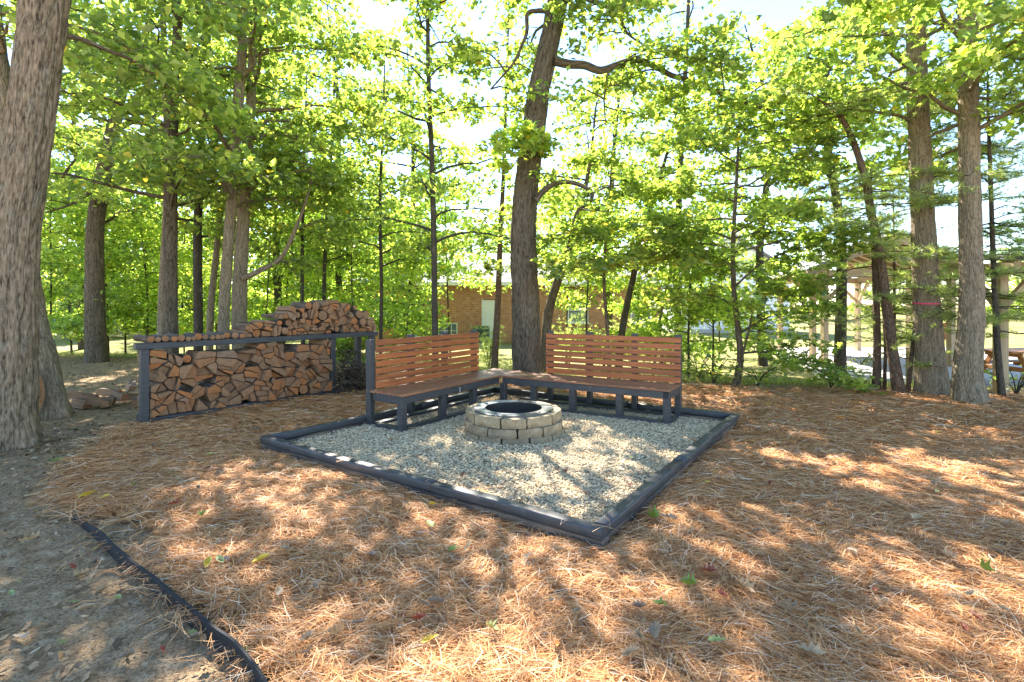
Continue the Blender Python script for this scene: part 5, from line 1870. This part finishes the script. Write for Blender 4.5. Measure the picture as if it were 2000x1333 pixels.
def build_pavilion():
    z0 = zs + .06
    root = empty('pavilion', (8.8, 14.4, z0), 0, 'open pale timber pavilion with a gable roof on the patio', 'pavilion')
    O = Vector((8.8, 14.4, z0))
    posts = {'C': (8.85, 14.5), 'B': (9.25, 15.75), 'A': (9.95, 19.0), 'D': (12.7, 18.8), 'E': (12.0, 14.0)}
    ht = 2.45
    for k, (x, y) in posts.items():
        link('post', box_mesh(ht, .15, .15, M['post'], .006), root, (x - O.x, y - O.y, ht / 2), (0, math.radians(90), math.radians(9)))
    pv = {k: Vector((v[0] - O.x, v[1] - O.y, 0)) for k, v in posts.items()}
    up = Vector((0, 0, ht + .11))
    for a, b in (('C', 'A'), ('A', 'D'), ('D', 'E'), ('E', 'C')):
        d = (pv[b] - pv[a]).normalized() * .08
        ex = .5 if (a, b) in (('C', 'A'), ('D', 'E')) else -1
        beam('beam', root, pv[a] + up - d * ex, pv[b] + up + d * ex, .12, .21, M['post'])
    for a, b in (('C', 'A'), ('C', 'E'), ('A', 'C'), ('A', 'D'), ('D', 'A'), ('D', 'E'), ('E', 'D'), ('E', 'C')):
        d = (pv[b] - pv[a]).normalized()
        beam('brace', root, pv[a] + d * .07 + Vector((0, 0, ht - .62)), pv[a] + d * .68 + Vector((0, 0, ht + .0)), .09, .09, M['post'])
    # gable roof, ridge parallel to the C-A side
    sdir_ = (pv['A'] - pv['C']).normalized()
    cr = Vector((sdir_.y, -sdir_.x, 0))
    L = (pv['A'] - pv['C']).length
    W = 2.9
    ov = .65
    e0 = pv['C'] - sdir_ * .75 - cr * ov; e1 = pv['A'] + sdir_ * .75 - cr * ov
    f0 = e0 + cr * (W + 2 * ov); f1 = e1 + cr * (W + 2 * ov)
    r0 = (e0 + f0) / 2; r1 = (e1 + f1) / 2
    zE, zR = ht + .10, ht + 1.05
    T = .05
    for (p, q, s) in ((e0, e1, 1), (f0, f1, -1)):
        V = [p + Vector((0, 0, zE)), q + Vector((0, 0, zE)), r1 + Vector((0, 0, zR)), r0 + Vector((0, 0, zR))]
        V2 = [v + Vector((0, 0, T)) for v in V]
        rf = raw('roof_deck', V + V2, [(0, 1, 2, 3), (4, 7, 6, 5), (0, 4, 5, 1), (1, 5, 6, 2), (2, 6, 7, 3), (3, 7, 4, 0)], M['roof_wood'], root)
        V3 = [v + Vector((0, 0, T + .004)) for v in V]; V4 = [v + Vector((0, 0, T + .05)) for v in V]
        raw('roof_shingles', V3 + V4, [(0, 1, 2, 3), (4, 7, 6, 5), (0, 4, 5, 1), (1, 5, 6, 2), (2, 6, 7, 3), (3, 7, 4, 0)], M['shingle'], root)
        for k in range(9):
            a = p + (q - p) * ((k + .06) / 8.2); b = r0 + (r1 - r0) * ((k + .06) / 8.2)
            beam('rafter', root, a + Vector((0, 0, zE - .065)), b + Vector((0, 0, zR - .065)), .05, .12, M['post'])
    beam('ridge_beam', root, r0 + Vector((0, 0, zR - .22)), r1 + Vector((0, 0, zR - .22)), .08, .2, M['post'])


build_pavilion()


def build_porch():
    z0 = -.22
    root = empty('porch', (8.32, 8.72, z0), 0, 'grey roofed timber porch with a braced post at the right edge', 'porch')
    ht = 2.25
    ps = [Vector((0, 0, 0)), Vector((.05, 2.0, 0)), Vector((4.0, -.3, 0)), Vector((4.1, 1.9, 0))]
    for p in ps:
        link('post', box_mesh(ht, .15, .15, M['post'], .006), root, (p.x, p.y, ht / 2), (0, math.radians(90), math.radians(2)))
    up = Vector((0, 0, ht + .1))
    beam('beam', root, ps[0] + up - Vector((0, .3, 0)), ps[1] + up + Vector((0, .3, 0)), .12, .2, M['post'])
    beam('beam', root, ps[0] + up + Vector((.09, 0, .0)), ps[2] + up, .12, .2, M['post'])
    beam('brace', root, ps[0] + Vector((.06, 0, ht - .55)), ps[0] + Vector((.55, -.02, ht)), .09, .09, M['post'])
    beam('brace', root, ps[0] + Vector((0, .06, ht - .55)), ps[0] + Vector((0, .55, ht)), .09, .09, M['post'])
    V = [Vector((-.1, -.5, ht + .215)), Vector((4.6, -.8, ht + .215)), Vector((4.7, 2.2, ht + .42)), Vector((.0, 2.25, ht + .42))]
    V2 = [v + Vector((0, 0, .09)) for v in V]
    raw('roof', V + V2, [(0, 3, 2, 1), (4, 5, 6, 7), (0, 1, 5, 4), (1, 2, 6, 5), (2, 3, 7, 6), (3, 0, 4, 7)], M['shingle'], root)


build_porch()


def picnic(label, x, y, rz, s=1.0):
    root = empty('picnic_table', (x, y, zs + .06), rz, label, 'picnic table')
    for k in range(5):
        box('top_board', root, (0, (-.30 + .15 * k) * s, .74 * s), (1.8 * s, .14 * s, .038), M['orange_wood'])
    for sd in (-1, 1):
        for k in range(2):
            box('seat_board', root, (0, sd * (.62 + .145 * k) * s, .44 * s), (1.8 * s, .135 * s, .038), M['orange_wood'])
        xx = sd * .62 * s
        box('cross_beam', root, (xx, 0, .39 * s), (.045, 1.5 * s, .09), M['orange_wood'])
        box('cross_beam', root, (xx, 0, .675 * s), (.045, .70 * s, .085), M['orange_wood'])
        for l in (-1, 1):
            beam('leg', root, (xx + .047, l * .60 * s, 0.005), (xx + .047, l * .24 * s, .70 * s), .045, .09, M['orange_wood'])


picnic('orange wooden picnic table on the patio at the right edge', 10.7, 10.6, .15)


def chair():
    p = gnd(1847, 690, zs)
    root = empty('garden_chair', (p.x, p.y, zs + .06), -.6, 'orange wooden garden chair on the patio behind the ribboned trunk', 'chair')
    for k in range(5):
        box('seat_slat', root, (0, -.2 + .1 * k, .42), (.5, .085, .025), M['orange_wood'])
        box('back_slat', root, (-.2 + .1 * k, .26, .72), (.08, .025, .6), M['orange_wood'], (-.15, 0, 0))
    for sx in (-1, 1):
        for sy in (-1, 1):
            box('leg', root, (sx * .27, sy * .24, .28), (.05, .05, .56), M['orange_wood'])
        box('armrest', root, (sx * .27, 0, .58), (.09, .6, .03), M['orange_wood'])


chair()

# ------------------------------------------------------------------ garden edging strip
ep = [(505, 1350), (470, 1300), (425, 1262), (370, 1215), (318, 1168), (270, 1128), (232, 1096), (200, 1062), (172, 1035), (140, 1012)]
E = catmull([tuple(gnd(px, py)) for px, py in ep], 5)
E = np.concatenate([[E[0] + np.array([.5, -.55, 0])], E])
V = []; Fc = []
for i, p in enumerate(E):
    t = E[min(i + 1, len(E) - 1)] - E[max(i - 1, 0)]; t /= np.linalg.norm(t)
    s = np.array([-t[1], t[0], 0])
    hgt = .075 * float(np.interp(i, [0, 36, len(E) - 1], [1, .8, .12])) + .003 * math.sin(i * .9)
    for (q, z) in ((-.012, -.03), (-.008, hgt - .012), (-.011, hgt - .006), (-.008, hgt + .004), (.004, hgt + .004), (.008, hgt - .004), (.006, hgt - .012), (.006, -.03)):
        w = p + s * q
        V.append((w[0], w[1], z))
k = 8
for i in range(len(E) - 1):
    for j in range(k):
        Fc.append((i * k + j, i * k + (j + 1) % k, (i + 1) * k + (j + 1) % k, (i + 1) * k + j))
Fc.append(tuple(range(k))); Fc.append(tuple((len(E) - 1) * k + j for j in range(k))[::-1])
o = raw('garden_edging', V, Fc, M['rubber'])
tag(o, 'black plastic edging strip between the bare dirt and the pine straw', 'garden edging')


# ------------------------------------------------------------------ litter on the bare ground, grass tufts, fallen leaves, twigs
def build_litter():
    r = NR
    x = np.concatenate([r.uniform(-6, -1, 11000), r.uniform(-12, -2, 9000), r.uniform(-4, 9, 4500)])
    y = np.concatenate([r.uniform(1.4, 6.5, 11000), r.uniform(5, 15, 9000), r.uniform(8.6, 12, 4500)])
    ok = (~in_poly(x, y, STRAW) | (y > 8.8)) & (y < edge_y(x) + .5)
    x, y = x[ok], y[ok]; n = len(x)
    s = r.uniform(.007, .026, n) * np.where(y > 5, 1.35, 1)
    z = gz(x, y) - .004
    a = r.uniform(0, 6.28, n); el = r.uniform(.35, 1.0, n)
    nr = np.stack([r.normal(0, .35, n), r.normal(0, .35, n), np.ones(n)], -1); nr /= np.linalg.norm(nr, axis=1)[:, None]
    u = np.stack([np.cos(a), np.sin(a), np.zeros(n)], -1); u -= nr * (u * nr).sum(1)[:, None]
    v = np.cross(nr, u)
    loc = np.array([(0, -1), (.8, -.2), (.5, .8), (-.1, 1), (-.75, .1)])
    P = np.stack([x, y, z + .012], -1)
    V = (P[:, None] + s[:, None, None] * (loc[None, :, :1] * u[:, None] * el[:, None, None] + loc[None, :, 1:] * v[:, None])).reshape(-1, 3)
    Fc = (np.arange(n) * 5)[:, None] + np.array([[0, 1, 2, 3, 4]])
    pal = np.array([(.22, .14, .075), (.32, .215, .12), (.15, .09, .05), (.40, .31, .20), (.10, .07, .045), (.22, .21, .07)])
    c = pal[r.choice(6, n, p=[.28, .25, .2, .12, .12, .03])]
    me = mesh_np('leaf_litter', V, [Fc], M['litter'], False, np.repeat(c, 5, 0))
    tag(link('leaf_litter', me), 'crumbled brown leaf litter over the bare woodland ground', 'leaf litter', None, 'stuff')


build_litter()


def build_grass():
    r = NR
    n = 26000
    x = r.uniform(-14, 12, n); y = edge_y(x) + np.abs(r.normal(0, 1.6, n)) - .3
    u = in_poly(x, y, [(p[0] - .1, p[1] - .3) for p in slab])
    x, y = x[~u], y[~u]; n = len(x)
    z = gz(x, y) - .01
    h = r.uniform(.05, .16, n); a = r.uniform(0, 6.28, n); w = r.uniform(.003, .006, n)
    d = np.stack([np.cos(a), np.sin(a)], -1) * (h * r.uniform(.1, .7, n))[:, None]
    s = np.stack([-np.sin(a), np.cos(a)], -1) * w[:, None]
    b = np.stack([x, y], -1)
    V = np.zeros((n, 3, 3))
    V[:, 0, :2] = b - s; V[:, 1, :2] = b + s; V[:, 2, :2] = b + d
    V[:, 0, 2] = z; V[:, 1, 2] = z; V[:, 2, 2] = z + h
    Fc = (np.arange(n) * 3)[:, None] + np.array([[0, 1, 2]])
    pal = np.array([(.10, .13, .03), (.16, .18, .05), (.24, .22, .09), (.07, .10, .02)])
    c = pal[r.choice(4, n)]
    tag(link('grass', mesh_np('grass', V.reshape(-1, 3), [Fc], M['grass'], False, np.repeat(c, 3, 0))), 'uneven grass along the near edge of the lawn', 'grass', None, 'stuff')


build_grass()

OAK = [(0, -.5), (.06, -.42), (.16, -.34), (.11, -.24), (.26, -.14), (.14, -.04), (.30, .08), (.15, .16), (.24, .32), (.10, .34), (0, .5),
       (-.10, .34), (-.24, .32), (-.15, .16), (-.30, .08), (-.14, -.04), (-.26, -.14), (-.11, -.24), (-.16, -.34), (-.06, -.42)]
OVAL = [(0, -.5), (.12, -.38), (.21, -.18), (.23, .05), (.17, .28), (0, .5), (-.17, .28), (-.23, .05), (-.21, -.18), (-.12, -.38)]
MAPLE = [(0, -.5), (.10, -.32), (.40, -.30), (.26, -.12), (.50, .12), (.22, .12), (.16, .28), (0, .55), (-.16, .28), (-.22, .12), (-.50, .12), (-.26, -.12), (-.40, -.30), (-.10, -.32)]
LC = {'yellow': (.55, .38, .03), 'pale green': (.34, .36, .11), 'green': (.17, .25, .03), 'tan': (.44, .29, .15), 'grey brown': (.27, .185, .115), 'rust red': (.30, .06, .025), 'orange': (.50, .17, .03)}
lm = {}
for k, c in LC.items():
    m_, t_, b_ = nt('fallen_leaf_' + k.replace(' ', '_'))
    n_ = noise(t_, coords(t_), 25, 4)
    setc(t_, b_, ramp(t_, n_, [(0.3, tuple(q * .65 for q in c)), (0.65, c)]))
    b_.inputs['Roughness'].default_value = .6
    lm[k] = m_


def fallen(shape, colr, x, y, size, rz, curl, zoff=0.03):
    out = {'lobed': OAK, 'oval': OVAL, 'pointed': MAPLE}[shape]
    k = len(out)
    V = [(0, 0, 0)] + [(p[0] + R.uniform(-.025, .025), p[1] + R.uniform(-.025, .025), 0) for p in out]
    W = []
    asp = R.uniform(.55, 1.0); tw_ = R.uniform(-1, 1)
    for p in V:
        z = curl * (abs(p[0]) ** 1.3 * 1.6 + .6 * p[1] ** 2) + R.uniform(-.02, .02)
        W.append((p[0] * size * asp, p[1] * size, (z + p[0] * p[1] * tw_) * size))
    n = len(W)
    Fc = [(0, 1 + i, 1 + (i + 1) % k) for i in range(k)]
    W += [(.006 * size, -.5 * size, 0.0), (-.006 * size, -.5 * size, 0.0), (0.03 * size, -.72 * size, .02 * size)]
    Fc.append((n, n + 2, n + 1))
    o = raw('fallen_leaf', W, Fc, lm[colr])
    o.rotation_euler = (R.uniform(-.25, .25), R.uniform(-.25, .25), rz)
    o.location = (x, y, zoff)
    return o


# leaves the photograph shows clearly (pixel on the ground, colour, shape, size)
LV = [(405, 1125, 'yellow', 'oval', .13), (430, 1118, 'pale green', 'oval', .10), (510, 1120, 'yellow', 'oval', .12), (885, 1095, 'green', 'pointed', .10), (840, 1043, 'pale green', 'oval', .12), (915, 1090, 'tan', 'lobed', .12),
      (1158, 1090, 'orange', 'oval', .10), (845, 1003, 'yellow', 'oval', .07), (395, 1028, 'green', 'lobed', .14), (340, 1003, 'rust red', 'lobed', .13), (330, 940, 'pale green', 'lobed', .14), (262, 965, 'green', 'pointed', .11),
      (110, 905, 'green', 'lobed', .16), (410, 905, 'pale green', 'oval', .10), (160, 1130, 'tan', 'lobed', .16), (230, 1178, 'pale green', 'oval', .08), (375, 1250, 'pale green', 'lobed', .09), (470, 1285, 'green', 'lobed', .13),
      (437, 1087, 'grey brown', 'lobed', .12), (560, 1100, 'tan', 'lobed', .11), (600, 1280, 'grey brown', 'lobed', .11), (660, 1265, 'tan', 'lobed', .10), (700, 1245, 'grey brown', 'lobed', .09), (725, 1105, 'grey brown', 'lobed', .11),
      (690, 1170, 'tan', 'lobed', .10), (205, 990, 'yellow', 'oval', .08), (170, 1010, 'grey brown', 'lobed', .14), (1275, 1027, 'green', 'pointed', .11), (1305, 1033, 'grey brown', 'lobed', .12), (1345, 1020, 'tan', 'lobed', .14),
      (1380, 958, 'yellow', 'oval', .10), (1230, 955, 'rust red', 'pointed', .07), (1105, 930, 'rust red', 'lobed', .09), (1232, 902, 'green', 'oval', .06), (1520, 880, 'tan', 'lobed', .14), (1600, 900, 'grey brown', 'lobed', .13),
      (1705, 910, 'tan', 'oval', .10), (1290, 1200, 'green', 'pointed', .09), (1385, 1140, 'rust red', 'lobed', .13), (1450, 1165, 'tan', 'lobed', .15), (1540, 1215, 'grey brown', 'lobed', .12), (1345, 1165, 'green', 'lobed', .11),
      (1665, 1100, 'grey brown', 'oval', .11), (1830, 980, 'pale green', 'oval', .10), (1790, 1035, 'tan', 'lobed', .12), (1850, 1120, 'grey brown', 'lobed', .14), (1925, 1150, 'green', 'pointed', .10), (1945, 1010, 'tan', 'lobed', .12),
      (1230, 1310, 'tan', 'lobed', .12), (1280, 1265, 'grey brown', 'lobed', .12), (1130, 1220, 'tan', 'oval', .10), (1400, 1280, 'pale green', 'lobed', .11), (1580, 1300, 'tan', 'lobed', .14), (960, 1255, 'pale green', 'pointed', .09),
      (545, 1185, 'grey brown', 'lobed', .10), (880, 1195, 'tan', 'lobed', .11), (1000, 1160, 'grey brown', 'lobed', .09), (600, 990, 'grey brown', 'lobed', .10), (540, 900, 'orange', 'oval', .07), (700, 930, 'tan', 'lobed', .11),
      (300, 905, 'tan', 'oval', .09), (1480, 905, 'tan', 'lobed', .11), (1560, 835, 'rust red', 'lobed', .12), (1750, 850, 'tan', 'lobed', .13), (1880, 860, 'tan', 'oval', .12), (1640, 830, 'orange', 'oval', .11), (1500, 800, 'yellow', 'oval', .10),
      (60, 1060, 'tan', 'lobed', .15), (40, 1250, 'grey brown', 'lobed', .12), (120, 1300, 'tan', 'oval', .10), (20, 1170, 'pale green', 'oval', .07), (250, 1290, 'grey brown', 'lobed', .10), (690, 775, 'yellow', 'oval', .09), (500, 850, 'grey brown', 'lobed', .12),
      (1905, 1240, 'rust red', 'lobed', .12), (1730, 1215, 'tan', 'lobed', .12), (1620, 1010, 'orange', 'oval', .09), (1480, 1060, 'grey brown', 'lobed', .11), (1080, 905, 'tan', 'oval', .06), (1020, 985, 'grey brown', 'oval', .06)]
rl = random.Random(99)
for k in range(60):                                          # the rest of the scatter
    LV.append((rl.uniform(60, 1960), 790 + 520 * rl.random() ** .8, rl.choice(['tan', 'tan', 'tan', 'grey brown', 'grey brown', 'grey brown', 'rust red', 'orange', 'yellow']), rl.choice(['lobed', 'lobed', 'oval']), rl.uniform(.05, .11)))
rec = []
for (px, py, c, shp, sz) in LV:
    p = gnd(px, py)
    u, v = pad_local(p.x, p.y)
    ins = 0 < u < WF and 0 < v < LF
    straw = bool(in_poly(np.array([p.x]), np.array([p.y]), STRAW)[0])
    z = .034 if ins else (float(straw_z(p.x, p.y)) + .052 if straw else float(gz(p.x, p.y)) + .012)
    o = fallen(shp, c, p.x, p.y, sz * R.uniform(.75, 1.05), R.uniform(0, 6.28), R.uniform(.2, 1.5), z + R.uniform(-.004, .006))
    if ins: reg = 'on the pale gravel'
    elif not straw: reg = 'on the bare dirt'
    elif p.x > 2.0: reg = 'on straw right of the gravel border'
    elif p.y < 3.2: reg = 'on straw nearest the camera'
    elif p.y > 5.6: reg = 'on straw by the rack'
    else: reg = 'on straw left of the gravel border'
    rec.append((o, c, shp, reg, px))
from collections import defaultdict
grp = defaultdict(list)
for r_ in rec: grp[r_[1:4]].append(r_)
for (c, shp, reg), lst in grp.items():
    lst.sort(key=lambda q: q[4])
    for i, q in enumerate(lst):
        lab = f'{c} {shp} leaf {reg}'
        if len(lst) > 1: lab += f', {ORD[i]} such from left'
        tag(q[0], lab, 'leaf', 'fallen leaves on the ground')

# a few twigs
TW = [((700, 1100), (690, 1085), (640, 1078), 'bent grey twig on the straw left of the front corner'), ((1345, 1060), (1352, 1040), (1336, 1020), 'curved pale twig by the right side of the front corner'),
      ((780, 1145), (760, 1132), (745, 1128), 'short dark twig on the straw before the long front timber'), ((1750, 1105), (1790, 1115), (1830, 1112), 'dark thin twig on the straw at the far right'),
      ((470, 1160), (440, 1200), (430, 1230), 'pale straight twig on the straw beside the black edging')]
for (a, b, c, lab) in TW:
    q = [np.array(gnd(*s)) for s in (a, b, c)]
    q = [s + np.array([0, 0, float(straw_z(s[0], s[1])) + .03]) for s in q]
    tb = Tubes(); tb.add(catmull(q, 4), np.linspace(.006, .003, 9), 6)
    tag(link('twig', tb.mesh('twig', M['bark_oak'])), lab, 'twig')
